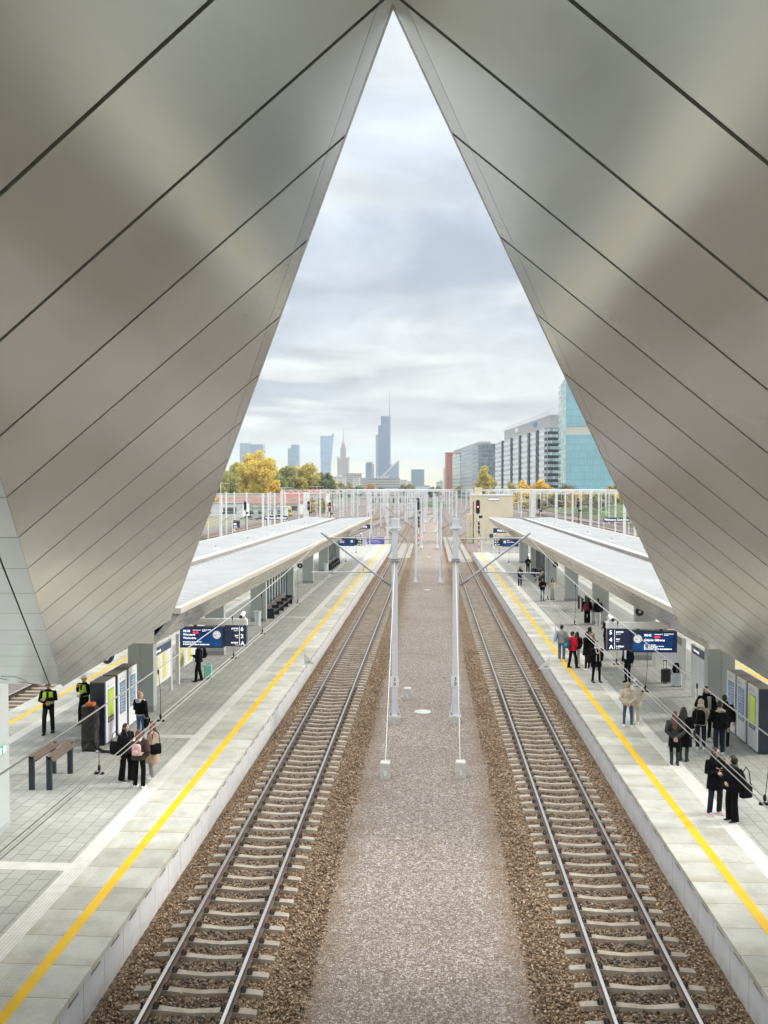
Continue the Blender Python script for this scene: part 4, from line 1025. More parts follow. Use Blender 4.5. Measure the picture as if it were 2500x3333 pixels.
def railing(x0, x1, y, label, h=1.5, step=.16):
    t = thing('railing', label, 'railing', (x0, y, .757 if y < 140 else -.3), group='white railings'); L = x1 - x0
    b1 = MB(); k = 0
    while k * step < L: b1.bb(k * step - .02, k * step + .02, -.02, .02, .1, h); k += 1
    obj('palings', b1, OFFW, t)
    for x in (0, L / 2, L): b1 = MB(); b1.bb(x - .05, x + .05, -.05, .05, 0, h + .15); obj('post', b1, OFFW, t)
    b1 = MB(); b1.bb(0, L, -.03, .03, .18, .24); b1.bb(0, L, -.03, .03, h - .2, h - .14); obj('rail', b1, OFFW, t)
railing(6.9, 15.8, 116.0, 'white paling fence closing the end of right platform'); railing(-16.2, -7.0, 132.2, 'white paling fence closing the end of left platform', 1.1)
t = thing('banner', 'violet blue banner hung on railing at end of left platform', 'banner', (-9.9, 131.95, .76))
b1 = MB(); b1.bb(0, 2.7, -.02, .02, .12, 1.12); bn = obj('cloth', b1, M('violet blue banner', (.09, .085, .34), .5, var=.12), t)
b1 = MB()
for k in range(3): b1.bb(.25 + .1 * k, 1.5 + .3 * k, -.026, -.0205, .86 - .24 * k, .94 - .24 * k)
obj('printed_lines', b1, M('banner print', (.5, .52, .75), .5, var=0), bn)
def bluesign(x, y, z, label):
    t = thing('platform_number_sign', label, 'sign', (x, y, .757))
    b1 = MB(); b1.bb(-.06, .06, 0, .12, 0, z - .757 + .8); obj('post', b1, OFFW, t)
    b1 = MB(); b1.bb(.1, 1.35, -.03, .03, z - .757 - .75, z - .757 + .75); p = obj('panel', b1, NAVY, t)
    b1 = MB(); b1.bb(.25, .7, -.04, -.031, z - .9, z - .6); b1.bb(.25, .9, -.04, -.031, z - 1.3, z - 1.2); obj('marks', b1, LETT, p)
bluesign(-36.4, 155, 2.9, 'square blue platform sign on outer left platform'); bluesign(36.3, 142, 3.1, 'square blue platform sign on outer right platform')
t = thing('shelter', 'low cream roofed shelter at far left by the outer platform', 'shelter', (-43.6, 158, -.3))
b1 = MB(); b1.prism([(-5, 3.5), (2.2, 4.6), (2.2, 4.75), (-5, 3.75)], 'y', 0, 9); obj('roof', b1, CREAM, t)
for x in (-4.5, 0, 1.8):
    b1 = MB(); b1.bb(x - .08, x + .08, .2, .36, 0, 3.6); obj('post', b1, OFFW, t)
t = thing('yard_fence', 'grey mesh fence along the far left tracks', 'fence', (-50.5, 150, -.4))
b1 = MB()
for k in range(180): b1.bb(-.02, .02, k * .8 - .03, k * .8 + .03, 0, 1.7)
for z in (.3, 1.5): b1.bb(-.02, .02, 0, 144, z - .03, z + .03)
obj('palings', b1, M('fence grey', (.35, .37, .36), .6), t)

# ------------------------------------------------------------------ banks, warehouses, vehicles on the left
def bank(name, pts, m):
    b1 = MB(); n = len(pts)
    for (x, y, z) in pts: pass
    b1.add(pts, [tuple(range(n))]); return struct(name, b1, m)
def bankgrid(name, xs, ys, zf, m):
    b1 = MB(); nx, ny = len(xs), len(ys); vs = [(x, y, zf(x, y)) for y in ys for x in xs]
    fs = [(j * nx + i, j * nx + i + 1, (j + 1) * nx + i + 1, (j + 1) * nx + i) for j in range(ny - 1) for i in range(nx - 1)]
    b1.add(vs, fs); struct(name, b1, m)
sm = lambda u: max(0, min(1, u)) ** 2 * (3 - 2 * max(0, min(1, u)))
bankgrid('grass_bank_right', list(np.linspace(54, 160, 24)), list(np.linspace(150, 520, 30)), lambda x, y: -.40 + 4.2 * sm((x - 54) / 14) + .3 * math.sin(x * .3 + y * .1), GRASS)
bankgrid('grass_verge_left', list(np.linspace(-150, -52, 18)), list(np.linspace(150, 520, 24)), lambda x, y: -.41 + .5 * sm((-52 - x) / 10) + .1 * math.sin(x * .3 + y * .1), M('dry grass', (.22, .21, .12), .95, var=.35, vs=.4))
bankgrid('grass_patch_middle', list(np.linspace(-9, 9.5, 8)), list(np.linspace(470, 640, 10)), lambda x, y: -.305 + .45 * abs(math.sin(x * .6 + y * .13)), GRASS)
WIN = M('window dark glass', (.05, .07, .09), .12, var=.3, vs=1.5, spec=.8)
def house(x, y, w, d, h, wall, roofm, label, kind='flat', rz=0.0, nx=5, nf=1, cat='building', rh=2.0):
    t = thing('low_building', label, cat, (x, y, -.4), rz, group='low buildings on the left')
    b1 = MB(); b1.bb(-w / 2, w / 2, 0, d, 0, h); obj('wall', b1, wall, t)
    if kind == 'flat': b1 = MB(); b1.bb(-w / 2 - .2, w / 2 + .2, -.2, d + .2, h, h + .35); obj('roof', b1, roofm, t)
    else: b1 = MB(); b1.prism([(-.5, h), (d + .5, h), (d / 2, h + rh)], 'x', -w / 2 - .4, w / 2 + .4); obj('roof', b1, roofm, t)
    for f in range(nf):
        for k in range(nx):
            xx = -w / 2 + w * (k + .5) / nx; z = h * (f + .35) / nf; hh = h / nf * .42
            b1 = MB(); b1.bb(xx - w / nx * .26, xx + w / nx * .26, -.06, .0, z, z + hh); obj('window', b1, WIN, t)
    return t
RROOF = M('red roof tiles', (.30, .095, .07), .7, var=.2, vs=1); BROOF = M('brown red roof', (.26, .15, .11), .8, var=.25, vs=.5)
WALW = M('white warehouse wall', (.66, .66, .70), .7, var=.07, vs=.4); WALP = M('pale stucco', (.62, .60, .54), .8, var=.1, vs=.4)
house(-69, 272, 17, 10, 5.0, WALW, M('grey sheet roof', (.30, .30, .31), .6), 'white lilac warehouse at the left behind two signals', nx=2)
house(-74, 350, 62, 14, 7.6, WALP, M('pale flat roof', (.55, .55, .54), .7), 'long pale low building with flat roof under the yellow tree', nx=14)
house(-68, 318, 38, 12, 4.3, WALP, BROOF, 'long shed with a brown red pitched roof', 'gable', nx=9, rh=2.4)
house(-54.5, 330, 9.5, 15, 6.2, M('white stucco', (.70, .69, .65), .8), RROOF, 'white building with tall windows and a red tiled roof', 'gable', nx=5, rh=2.6)
house(-47.5, 352, 7.5, 14, 7.0, WALP, RROOF, 'narrow pale house with bright red roof, right of the white one', 'gable', nx=3, rh=2.6)
house(-60, 290, 20, 7, 3.2, M('pale green wall', (.50, .56, .52), .8), M('grey sheet roof', (.30, .30, .31), .6), 'low pale green shed behind the outer name board', nx=6)
house(-20, 470, 26, 12, 6.0, WALP, BROOF, 'low pale shed among far masts left of the middle strip', nx=7)
def truck(x, y, label, cabc, boxc, s=1.0, rz=0.0):
    t = thing('parked_truck', label, 'truck', (x, y, -.35), rz)
    b1 = MB(); b1.prism([(-1.1, .5), (-1.25, 1.5), (-.95, 2.6), (.7, 2.6), (.75, .5)], 'x', -1.15, 1.15); b1.v = [(a, c, z) for a, c, z in b1.v]; cb = obj('cab', b1, M('truck yellow', cabc, .4), t)
    b1 = MB(); b1.prism([(-1.24, 1.55), (-.99, 2.45), (-1.02, 2.47), (-1.27, 1.57)], 'x', -1.0, 1.0); obj('windscreen', b1, WIN, cb)
    b1 = MB(); b1.bb(-1.25, 1.25, .9, 6.6, .9, 3.5); obj('cargo_box', b1, M('truck box', boxc, .5), t)
    b1 = MB(); b1.bb(-.9, .9, .3, 6.6, .55, .9); obj('chassis', b1, BLACK, t)
    for yy in (-.3, 5.0):
        for sx in (-1, 1): b1 = MB(); b1.tube([(sx * .85, yy, .5), (sx * 1.2, yy, .5)], .5, 14); w = obj('wheel', b1, BLACK, t)
    for sx in (-1, 1): b1 = MB(); b1.ell((sx * .8, -1.2, .95), (.16, .06, .12)); obj('headlight', b1, LETT, t)
truck(-50.5, 300, 'yellow parked truck by the red roofed houses', (.80, .52, .02), (.70, .66, .30), rz=.3)
def car(x, y, label, col, rz=0.0):
    t = thing('parked_car', label, 'car', (x, y, -.38), rz, group='cars parked by the left fence')
    b1 = MB(); b1.prism([(-2.1, .35), (-2.15, .75), (-1.1, .92), (1.9, .95), (2.1, .7), (2.1, .35)], 'y', -.85, .85); b1.prism([(-1.1, .92), (-.5, 1.42), (1.2, 1.45), (1.85, .95)], 'y', -.74, .74); obj('body', b1, M('car paint ' + label[:5], col, .25, .3, coat=.6), t)
    b1 = MB(); b1.prism([(-.98, .98), (-.46, 1.37), (1.14, 1.39), (1.66, 1.0)], 'y', -.755, .755); obj('window', b1, WIN, t)
    for xx in (-1.35, 1.3):
        for sy in (-1, 1): b1 = MB(); b1.tube([(xx, sy * .72, .33), (xx, sy * .9, .33)], .33, 14); obj('wheel', b1, BLACK, t)
    for sy in (-1, 1): b1 = MB(); b1.ell((-2.1, sy * .6, .66), (.06, .15, .08)); obj('headlight', b1, LETT, t)
car(-52.5, 262, 'black car parked right of the outer left name board', (.015, .016, .02), .2); car(-48.6, 270, 'dark car parked beside the black one', (.02, .025, .03), .4); car(-57, 262, 'grey teal car parked left of the black car', (.12, .2, .2), .1)

# ------------------------------------------------------------------ office blocks on the right
def facade(name, glass, frame, fh=3.7, mw=1.5, band=.25, mull=.08, vary=.5, rough=.12, spec=.8, rel=0.9, bandc=None, metal=0.0, band2=None):
    m, gg, b = newmat(name); p = objc(gg); x, y, z = gg.xyz(p)
    nx, ny, nz = gg.xyz(gg.new('ShaderNodeTexCoord').outputs['Normal'])
    u = gg.m('ADD', gg.m('MULTIPLY', x, gg.m('GREATER_THAN', gg.m('ABSOLUTE', ny), .5)), gg.m('MULTIPLY', y, gg.m('GREATER_THAN', gg.m('ABSOLUTE', nx), .5)))
    uu = gg.m('DIVIDE', u, mw); zz = gg.m('DIVIDE', z, fh)
    cell = gg.comb(gg.m('FLOOR', uu), gg.m('FLOOR', zz), gg.m('FLOOR', gg.m('ABSOLUTE', gg.m('MULTIPLY', nx, 3.0))))
    r = gg.white(cell)
    c = gg.ramp(r, [(0, tuple(q * (1 - vary) for q in glass)), (.6, glass), (1, tuple(min(1, q * (1 + vary * rel)) for q in glass))])
    big = gg.noise(p, .07, 3, .5); c = gg.mix(gg.mr(big, .35, .7, 0, .3), c, tuple(min(1, q * 1.5) for q in glass))
    fl = gg.m('LESS_THAN', gg.m('FRACT', zz), band); mu = gg.m('LESS_THAN', gg.m('FRACT', uu), mull)
    c = gg.mix(mu, c, frame); c = gg.mix(fl, c, bandc or frame)
    gg.put(b.inputs['Base Color'], c); gl = gg.m('MAXIMUM', fl, mu)
    gg.put(b.inputs['Roughness'], gg.mr(gl, 0, 1, rough, .5)); b.inputs['Specular IOR Level'].default_value = spec; b.inputs['Metallic'].default_value = metal
    return m
TEALF = facade('teal curtain wall', (.22, .45, .56), (.27, .50, .60), 3.8, 1.5, .12, .10, .08, bandc=(.15, .38, .48), rough=.2)
TEALS = facade('pale teal side glazing', (.33, .52, .50), (.55, .66, .64), 3.8, 2.0, .34, .06, .35, bandc=(.50, .62, .60))
WBAND = M('pale stone band', (.58, .58, .55), .6, var=.05)
t = thing('glass_office_tower', 'teal glass office tower cut off by the right cladding', 'office building', (73.6, 470, 3.0), rad(-4))
b1 = MB(); b1.bb(0, 62, 0, 40, 4, 36); obj('lower_front', b1, TEALF, t); b1 = MB(); b1.bb(0, 62, .2, 40, 40.5, 66.5); obj('upper_front', b1, TEALF, t)
b1 = MB(); b1.bb(-.05, 62, .5, 40, 36, 40.5); obj('stone_band', b1, WBAND, t)
b1 = MB(); b1.prism([(-1.8, 12), (-.06, .3), (-.06, 30), (-1.8, 30)], 'z', 4, 65); obj('side_glazing', b1, TEALS, t)
b1 = MB(); b1.bb(-.3, 62, -.3, 40, 66.5, 67.2); obj('roof_edge', b1, OFFW, t)
b1 = MB(); b1.bb(-1.5, 64, -6, 40, -3, 4); obj('podium', b1, WBAND, t)
b1 = MB(); b1.bb(26, 64, -6.2, -6.0, -2.6, -.3); obj('podium_brick_band', b1, M('brick band', (.28, .10, .09), .8), t)
WF = facade('white banded facade', (.42, .45, .50), (.70, .71, .74), 3.7, 1.6, .52, .05, .35, bandc=(.78, .79, .81))
DKF = facade('dark banded end wall', (.40, .47, .50), (.02, .03, .04), 3.7, 1.7, .50, .09, .5, bandc=(.010, .018, .03), spec=.3)
DKS = facade('dark glass strip', (.018, .026, .04), (.012, .012, .015), 3.7, 3.4, .2, .1, .9, rel=4.0, spec=.12, rough=.4)
t = thing('banded_office_block', 'long white office block striped with vertical dark glass strips', 'office building', (72.0, 535, 2.5), rad(6.0))
b1 = MB(); b1.bb(0, 15, 0, 178, -2, 44.5); obj('wall', b1, WF, t)
b1 = MB(); b1.bb(.4, 14, -.25, 0, -2, 44.8); obj('dark_end_wall', b1, DKF, t); b1 = MB(); b1.bb(-.25, 0, -.2, 6, -2, 44.8); obj('dark_end_return', b1, DKF, t)
for k, yy in enumerate((22, 47, 76, 106, 142)):
    b1 = MB(); b1.bb(-.5, 0, yy, yy + 6.5, -2, 44.9); obj('dark_glass_strip', b1, DKS, t)
ROOFG = M('rooftop louvre grey', (.40, .40, .40), .7, var=.15, vs=.6)
b1 = MB(); b1.bb(2.2, 13, 2, 150, 44.5, 53); rf = obj('rooftop_plant', b1, ROOFG, t)
b1 = MB()
for k in range(50): b1.bb(2.0, 2.12, 2 + k * 3, 2.2 + k * 3, 44.5, 55.5)
for z in (53.6, 54.6, 55.4): b1.bb(2.0, 2.12, 2, 150, z, z + .15)
obj('roof_railing', b1, GALV, rf)
for yy, c in ((36, M('blue roof sign', (.05, .22, .55), .5, var=.1)), (96, OFFW)):
    b1 = MB(); b1.bb(1.85, 2.0, yy, yy + 11, 48.5, 51.5); obj('roof_sign', b1, c, rf)
GF = facade('grey blue office glazing', (.13, .17, .22), (.5, .53, .56), 3.9, 1.5, .24, .05, .5, bandc=(.52, .56, .60))
GF2 = facade('dark blue corner glazing', (.12, .16, .21), (.20, .24, .28), 3.9, 1.2, .16, .08, .6)
GF3 = facade('pale green glazing', (.38, .47, .42), (.5, .55, .52), 3.9, 1.4, .2, .06, .3)
t = thing('glazed_office_block', 'grey glazed office block with white floor bands behind the willow', 'office building', (44.0, 770, 2), rad(5.6))
b1 = MB(); b1.bb(0, 14, 46, 130, -2, 47); obj('banded_wing', b1, GF, t)
b1 = MB(); cs = [(0, 45.5), (0, 12)] + [(9 - 9 * math.cos(a), 12 - 11 * math.sin(a)) for a in [PI / 2 * k / 8 for k in range(1, 9)]] + [(16, 1), (16, 45.5)]; b1.prism(cs, 'z', -2, 48); obj('rounded_corner', b1, GF2, t)
b1 = MB(); b1.bb(-.6, 12, 130, 195, -2, 44.5); obj('green_wing', b1, GF3, t)
b1 = MB(); b1.bb(3, 13, 20, 215, 47, 51); obj('rooftop_plant', b1, ROOFG, t)
t = thing('red_office_block', 'narrow brick red block at the far end of the office row', 'office building', (18.5, 1010, 0), rad(4))
b1 = MB(); b1.bb(0, 8, 0, 20, 0, 51); obj('wall', b1, facade('red brick facade', (.40, .15, .12), (.38, .13, .10), 3.6, 2.2, .5, .3, .25), t)
b1 = MB(); b1.bb(-.3, 8.3, -.3, 20.3, 51, 52.4); obj('roof', b1, M('red parapet', (.45, .14, .10), .7), t)

# ------------------------------------------------------------------ distant skyline
SKY1 = facade('steel blue tower glass', (.085, .19, .36), (.25, .38, .54), 4.0, 4.0, .2, .12, .25, rough=.2)
SKY2 = facade('mid blue tower glass', (.10, .24, .38), (.30, .45, .56), 4.0, 5.5, .24, .14, .3, rough=.2)
SKY3 = facade('dark blue tower glass', (.035, .12, .30), (.10, .22, .42), 4.2, 3.4, .14, .12, .25, rough=.2)
STONE = facade('sandstone high rise', (.22, .21, .20), (.36, .33, .29), 4.0, 5.0, .3, .55, .3, rough=.6)
STN = M('sandstone', (.36, .33, .29), .8, var=.12, vs=.05)
TEALT = facade('green blue tower glass', (.05, .18, .26), (.14, .26, .28), 4.0, 6.0, .12, .07, .2, rough=.2)
FARW = facade('far pale facade', (.30, .31, .32), (.60, .59, .57), 3.5, 6.0, .4, .35, .3, rough=.6)
FARG = facade('far grey slab facade', (.17, .18, .20), (.42, .42, .42), 4.5, 5.0, .42, .12, .3, rough=.6)
F_ = 2775.0
def at(px, Y): q = (px - 1250) / F_; return Y * (.9981 * q - .0547) / (.9985 + .0547 * q)
def wpx(w, Y): return w / F_ * Y
t = thing('twin_block_tower', 'pale blue double tower rising behind the yellow tree', 'skyscraper', (at(781, 2900), 2900, 0))
b1 = MB(); b1.bb(0, 37, 0, 40, 0, 166); obj('taller_half', b1, SKY2, t); b1 = MB(); b1.bb(37.5, 80, 4, 40, 0, 162); obj('lower_half', b1, SKY1, t)
b1 = MB(); b1.tube([(32, 5, 166), (32, 5, 205)], [1.2, .4], 6); obj('antenna', b1, GALV, t)
t = thing('slab_tower', 'lone pale blue tower above the green trees left', 'skyscraper', (at(937, 2850), 2850, 0))
b1 = MB(); b1.bb(0, 37, 0, 35, 0, 146); obj('shaft', b1, SKY2, t); b1 = MB(); b1.bb(10, 37, 2, 35, 146, 158); obj('crown', b1, SKY1, t)
# leaning sail shaped tower
t = thing('curved_tower', 'blue sail shaped tower with a pointed top, left of the spired one', 'skyscraper', (at(1043, 3000), 3000, 0))
b1 = MB(); rs = []
for k in range(25):
    z = 196 * k / 24; u = k / 24; xr = 37.0 + 9.5 * (u ** 2.2) - 1.2 * math.sin(u * 5); y0 = 0
    top = 1.0
    rs.append([(0 + 1.2 * math.sin(u * 4), 0, z), (xr, -4 * math.sin(u * 3), z * (1.0 if k < 24 else 1.0)), (xr - 2, 30, z), (0, 30, z)])
b1.rings(rs); obj('shaft', b1, facade('striped blue tower glass', (.12, .28, .50), (.46, .60, .76), 4.0, 5.2, .06, .34, .45, rough=.25), t)
b1 = MB(); b1.add([(36, 0, 195), (46.5, 0, 195), (46.8, 0, 207), (36, 30, 195), (44, 30, 195), (44.8, 30, 205)], [(0, 1, 2), (3, 5, 4), (0, 2, 5, 3), (1, 4, 5, 2), (0, 3, 4, 1)]); obj('pointed_crest', b1, SKY1, t)
# spired high rise
Yp = 3200; t = thing('spired_high_rise', 'stepped sandstone high rise with a needle spire', 'skyscraper', (at(1116, Yp), Yp, 0))
b1 = MB(); b1.bb(-21, 21, 0, 42, 0, 118); obj('main_shaft', b1, STONE, t)
for s in (-1, 1):
    b1 = MB(); b1.bb(s * 34 - 13, s * 34 + 13, 5, 40, 0, 42); obj('side_wing', b1, STONE, t)
b1 = MB(); b1.bb(-22.5, 22.5, -1.5, 43.5, 118, 123)
for s in (-1, 1):
    for yy in (0, 42): b1.tube([(s * 20, yy, 123), (s * 20, yy, 133)], [3.4, .6], 8)
    b1.bb(s * 13 - 1, s * 13 + 1, -1.2, .5, 123, 127); b1.bb(s * 6 - 1, s * 6 + 1, -1.2, .5, 123, 127)
obj('parapet', b1, STN, t)
for nm, w, z0, z1 in (('upper_tier', 10.5, 123, 158), ('lantern_tier', 6.6, 163, 178)):
    b1 = MB(); b1.bb(-w, w, 21 - w, 21 + w, z0, z1); obj(nm, b1, STONE, t)
b1 = MB(); b1.bb(-11.5, 11.5, 9.5, 32.5, 158, 161); b1.bb(-9, 9, 12, 30, 161, 163)
for s in (-1, 1): b1.tube([(s * 10, 11, 161), (s * 10, 11, 169)], [1.8, .3], 6)
b1.bb(-7.5, 7.5, 13.5, 28.5, 178, 180); obj('tier_cornice', b1, STN, t)
b1 = MB(); b1.tube([(0, 21, 180), (0, 21, 186), (0, 21, 189), (0, 21, 197), (0, 21, 237)], [6, 5, 3.2, 2.2, .5], 8); obj('spire', b1, STN, t)
# stepped tall tower with mast
Yv = 2690; t = thing('stepped_skyscraper', 'tallest dark blue stepped skyscraper with tall antenna mast', 'skyscraper', (at(1223, Yv), Yv, 0))
b1 = MB(); b1.bb(0, 8, 0, 40, 0, 180); obj('low_step', b1, SKY2, t); b1 = MB(); b1.bb(7.9, 16.5, 2, 40, 0, 210); obj('middle_step', b1, SKY3, t)
b1 = MB(); b1.bb(16.4, 46.0, 1, 40, 0, 236); obj('main_shaft', b1, SKY3, t)
b1 = MB(); b1.bb(16.4, 46.2, .6, 1, 236, 239.5); b1.bb(45.8, 46.3, .6, 40, 0, 239.5); obj('crown_frame', b1, SKY2, t)
b1 = MB(); b1.tube([(43.5, 6, 236), (43.5, 6, 268)], [2.2, 1.4], 8)
for z in (240, 247, 254, 261, 275): b1.tube([(43.5, 6, z), (43.5, 6, z + 1.2)], [3.2, 3.2], 8)
b1.tube([(43.5, 6, 268), (43.5, 6, 318)], [.9, .5], 8); obj('antenna_mast', b1, M('antenna lilac grey', (.34, .32, .38), .6), t)
Yw = 2500; t = thing('wedge_building', 'glass wedge building with a diagonal edge before the tall tower', 'office building', (at(1225, Yw), Yw, 0))
b1 = MB(); b1.prism([(0, 0), (66, 0), (66, 93), (64.5, 93), (3, 34)], 'y', 0, 30); obj('glass_wedge', b1, SKY1, t)
b1 = MB(); b1.prism([(2.6, 34), (64, 93.6), (66.3, 93.6), (66.3, 91.5), (4.5, 33)], 'y', -.8, .0); obj('diagonal_rib', b1, OFFW, t)
b1 = MB(); b1.bb(8, 46, 6, 28, 0, 82); b1.bb(8, 36, 5, 28, 82, 93); obj('rear_block', b1, SKY3, t)
b1 = MB(); b1.bb(42, 44.5, -.5, 5, 70, 92); obj('white_fin', b1, OFFW, t)
t = thing('circle_mark_tower', 'small slim tower with beige side, left of the tallest skyscraper', 'skyscraper', (at(1190, 2600), 2600, 0))
b1 = MB(); b1.bb(0, 18, 0, 20, 0, 88); obj('glass_front', b1, SKY3, t); b1 = MB(); b1.bb(18.05, 26, 1, 20, 0, 86); obj('beige_side', b1, STN, t)
b1 = MB(); b1.tube([(11, -.5, 76), (11, -.05, 76)], 6, 20); obj('round_emblem', b1, M('emblem blue', (.05, .12, .28), .4), t)
b1 = MB(); b1.bb(2, 24, 3, 17, 88, 92); obj('roof_plant', b1, ROOFG, t)
t = thing('square_tower', 'squat green blue tower standing alone right of the skyline', 'skyscraper', (at(1338, 2500), 2500, 0))
b1 = MB(); b1.bb(0, 18.5, 0, 30, 0, 66.5); obj('left_half', b1, TEALT, t); b1 = MB(); b1.bb(19.2, 38.7, 0, 30, 0, 66.5); obj('right_half', b1, TEALT, t); b1 = MB(); b1.bb(18.5, 19.2, .6, 30, 0, 66.5); obj('centre_recess', b1, SKY2, t)
def farblock(px, Y, wp, h, d, m, label, extra=None):
    t = thing('distant_block', label, 'building', (at(px, Y), Y, 0), group='distant low blocks')
    w = wpx(wp, Y); b1 = MB(); b1.bb(0, w, 0, d, 0, h); obj('wall', b1, m, t)
    b1 = MB(); b1.bb(-.5, w + .5, -.5, d + .5, h, h + 1.2); obj('roof', b1, ROOFG, t)
    if extra: b1 = MB(); b1.bb(w * .3, w * .62, 2, d - 2, h + 1.2, h + 4.5); obj('roof_plant', b1, FARW, t)
farblock(1195, 1500, 107, 27.5, 20, FARG, 'long grey slab building under the glass wedge', True)
farblock(1085, 1700, 38, 32, 20, FARW, 'pale block below the spired high rise', True); farblock(1124, 1900, 52, 43, 25, FARG, 'grey blue banded block right of the spired high rise')
farblock(1150, 1600, 20, 30, 18, FARW, 'pale striped block left of the grey slab'); farblock(1176, 1750, 26, 31, 18, FARG, 'plain grey block just left of the slab')
farblock(1303, 1800, 22, 27, 18, FARW, 'cluttered pale block right of the grey slab'); farblock(1326, 2000, 14, 26, 16, FARW, 'tiny pale block left of the squat tower')
farblock(1352, 1300, 46, 13.5, 14, M('white blue hall', (.55, .60, .70), .6), 'low white hall in front of the squat tower'); farblock(1420, 1700, 32, 22, 18, FARW, 'pale far block left of the red office', True)
farblock(1443, 1500, 12, 44, 18, FARW, 'narrow far block beside the red office'); farblock(1084, 2600, 14, 45, 18, STN and FARW, 'small pale block at the foot of the spired high rise')
# ------------------------------------------------------------------ trees and shrubs
def leafmat(name, c0, c1, c2):
    m, gg, b = newmat(name); r = gg.new('ShaderNodeNewGeometry').outputs['Random Per Island']
    n = gg.noise(objc(gg), .33, 2, .5)
    c = gg.ramp(r, [(0, c0), (.5, c1), (1, c2)]); c = gg.mix(gg.mr(n, .38, .62, 0, .35), c, c0)
    gg.put(b.inputs['Base Color'], c); b.inputs['Roughness'].default_value = .8; b.inputs['Specular IOR Level'].default_value = .15
    tr = gg.new('ShaderNodeBsdfTranslucent'); gg.put(tr.inputs[0], c); ms = gg.new('ShaderNodeMixShader'); ms.inputs[0].default_value = .45
    gg.l.new(b.outputs[0], ms.inputs[1]); gg.l.new(tr.outputs[0], ms.inputs[2]); gg.l.new(ms.outputs[0], gg.n.get('Material Output').inputs[0])
    return m
LF = {'yellow': leafmat('yellow leaves', (.74, .56, .09), (.90, .71, .12), (.95, .82, .25)), 'green': leafmat('green leaves', (.21, .26, .12), (.32, .37, .16), (.44, .48, .22)),
      'olive': leafmat('olive leaves', (.37, .36, .13), (.52, .50, .18), (.66, .61, .25)), 'dark': leafmat('dark green leaves', (.13, .19, .11), (.19, .26, .14), (.27, .34, .18)),
      'orange': leafmat('orange leaves', (.42, .22, .03), (.66, .38, .05), (.78, .53, .09)), 'tan': leafmat('tan twigs', (.12, .085, .05), (.22, .16, .09), (.32, .25, .15))}
BARK = M('bark', (.085, .065, .05), .9, var=.3, vs=2)
def leaves(centres, rads, n, size):
    k = RS.choice(len(centres), n, p=np.array(rads) ** 2 / sum(np.array(rads) ** 2))
    d = RS.normal(size=(n, 3)); d /= np.linalg.norm(d, axis=1)[:, None]; rr = RS.rand(n) ** .45
    P = np.array(centres)[k] + d * (rr * np.array(rads)[k])[:, None] * np.array([1, 1, .85])
    a = RS.normal(size=(n, 3)); a /= np.linalg.norm(a, axis=1)[:, None]; b = np.cross(a, RS.normal(size=(n, 3))); b /= np.linalg.norm(b, axis=1)[:, None]
    s = (size * RS.uniform(.5, 1.2, n))[:, None]
    V = np.stack([P - a * s, P - b * s * .6, P + a * s, P + b * s * .6], 1).reshape(-1, 3); F = np.arange(4 * n).reshape(-1, 4)
    me = bpy.data.meshes.new('crown'); me.from_pydata(V.tolist(), [], F.tolist()); return me
def tree(name, label, cat, x, y, h, r, kind, group, z=-.35, n=2600, leaf=.42, ratio=.75, base=.22, mixkind=None):
    t = thing(name, label, cat, (x, y, z), random.uniform(0, 6), group)
    cs = []; rs = []; zc = h * (base + 1) / 2; rz = h * (1 - base) / 2
    for i in range(64):
        u = RS.normal(size=3); u /= np.linalg.norm(u); q = .92 * RS.rand() ** .45
        tap = 1 - .15 * max(0, u[2])
        cs.append((u[0] * r * q * tap, u[1] * r * q * tap, zc + u[2] * rz * q)); rs.append(r * RS.uniform(.20, .40))
    n = int(n * 2.3); me = leaves(cs, rs, n, leaf * 1.25); me.materials.append(LF[kind])
    if mixkind:
        me.materials.append(LF[mixkind]); mi = np.zeros(n, int); mi[RS.rand(n) < .3] = 1; me.polygons.foreach_set('material_index', mi)
    link('crown', me, t)
    b1 = MB(); tr = max(.08, h * .018); b1.tube([(0, 0, 0), (.1, 0, h * .3), (0, .1, h * .7)], [tr * 1.3, tr, tr * .35], 7)
    for c in cs[:9]: b1.tube([(0.05, 0, h * random.uniform(.2, .45)), (c[0] * .5, c[1] * .5, c[2] * .85), c], [tr * .5, tr * .3, tr * .1], 5)
    obj('trunk', b1, BARK, t); return t
gl = 'trees beyond the left tracks'
def T(px, Y, top, half, kind, lab, n=2600, mixk=None, nm='broadleaf_tree', leaf=.55, base=.1, grp=gl, z=-.35):
    h = (1591 - top) / F_ * Y + CAMZ; r = half * 1.06 / F_ * Y
    return tree(nm, lab, 'tree', at(px, Y), Y, h, r, kind, grp, z=z, n=n, leaf=leaf, base=base, mixkind=mixk)
T(838, 400, 1458, 66, 'yellow', 'tall bright yellow autumn tree in front of the double tower', 6500, 'olive'); T(716, 380, 1520, 52, 'olive', 'olive green tree just left of the bright yellow tree', 4200, 'green')
T(770, 440, 1505, 40, 'olive', 'olive tree squeezed behind left flank of bright yellow tree', 2600); T(655, 400, 1535, 40, 'olive', 'leftmost olive tree beside the cladding edge', 2400)
T(925, 420, 1505, 45, 'green', 'green tree right of the bright yellow tree', 4200, 'olive'); T(962, 450, 1518, 40, 'olive', 'yellowing green tree under the lone slab tower', 3200, 'yellow')
T(1003, 430, 1508, 44, 'olive', 'broad olive tree left of the sail shaped tower', 3800, 'yellow'); T(1040, 440, 1532, 34, 'green', 'dark green tree at foot of the sail shaped tower', 3000, 'dark')
T(1062, 430, 1530, 30, 'dark', 'darkest green tree ending the left row of trees', 2600, 'green'); T(1082, 470, 1556, 22, 'yellow', 'small yellow tree right of the darkest green tree', 1600, 'olive')
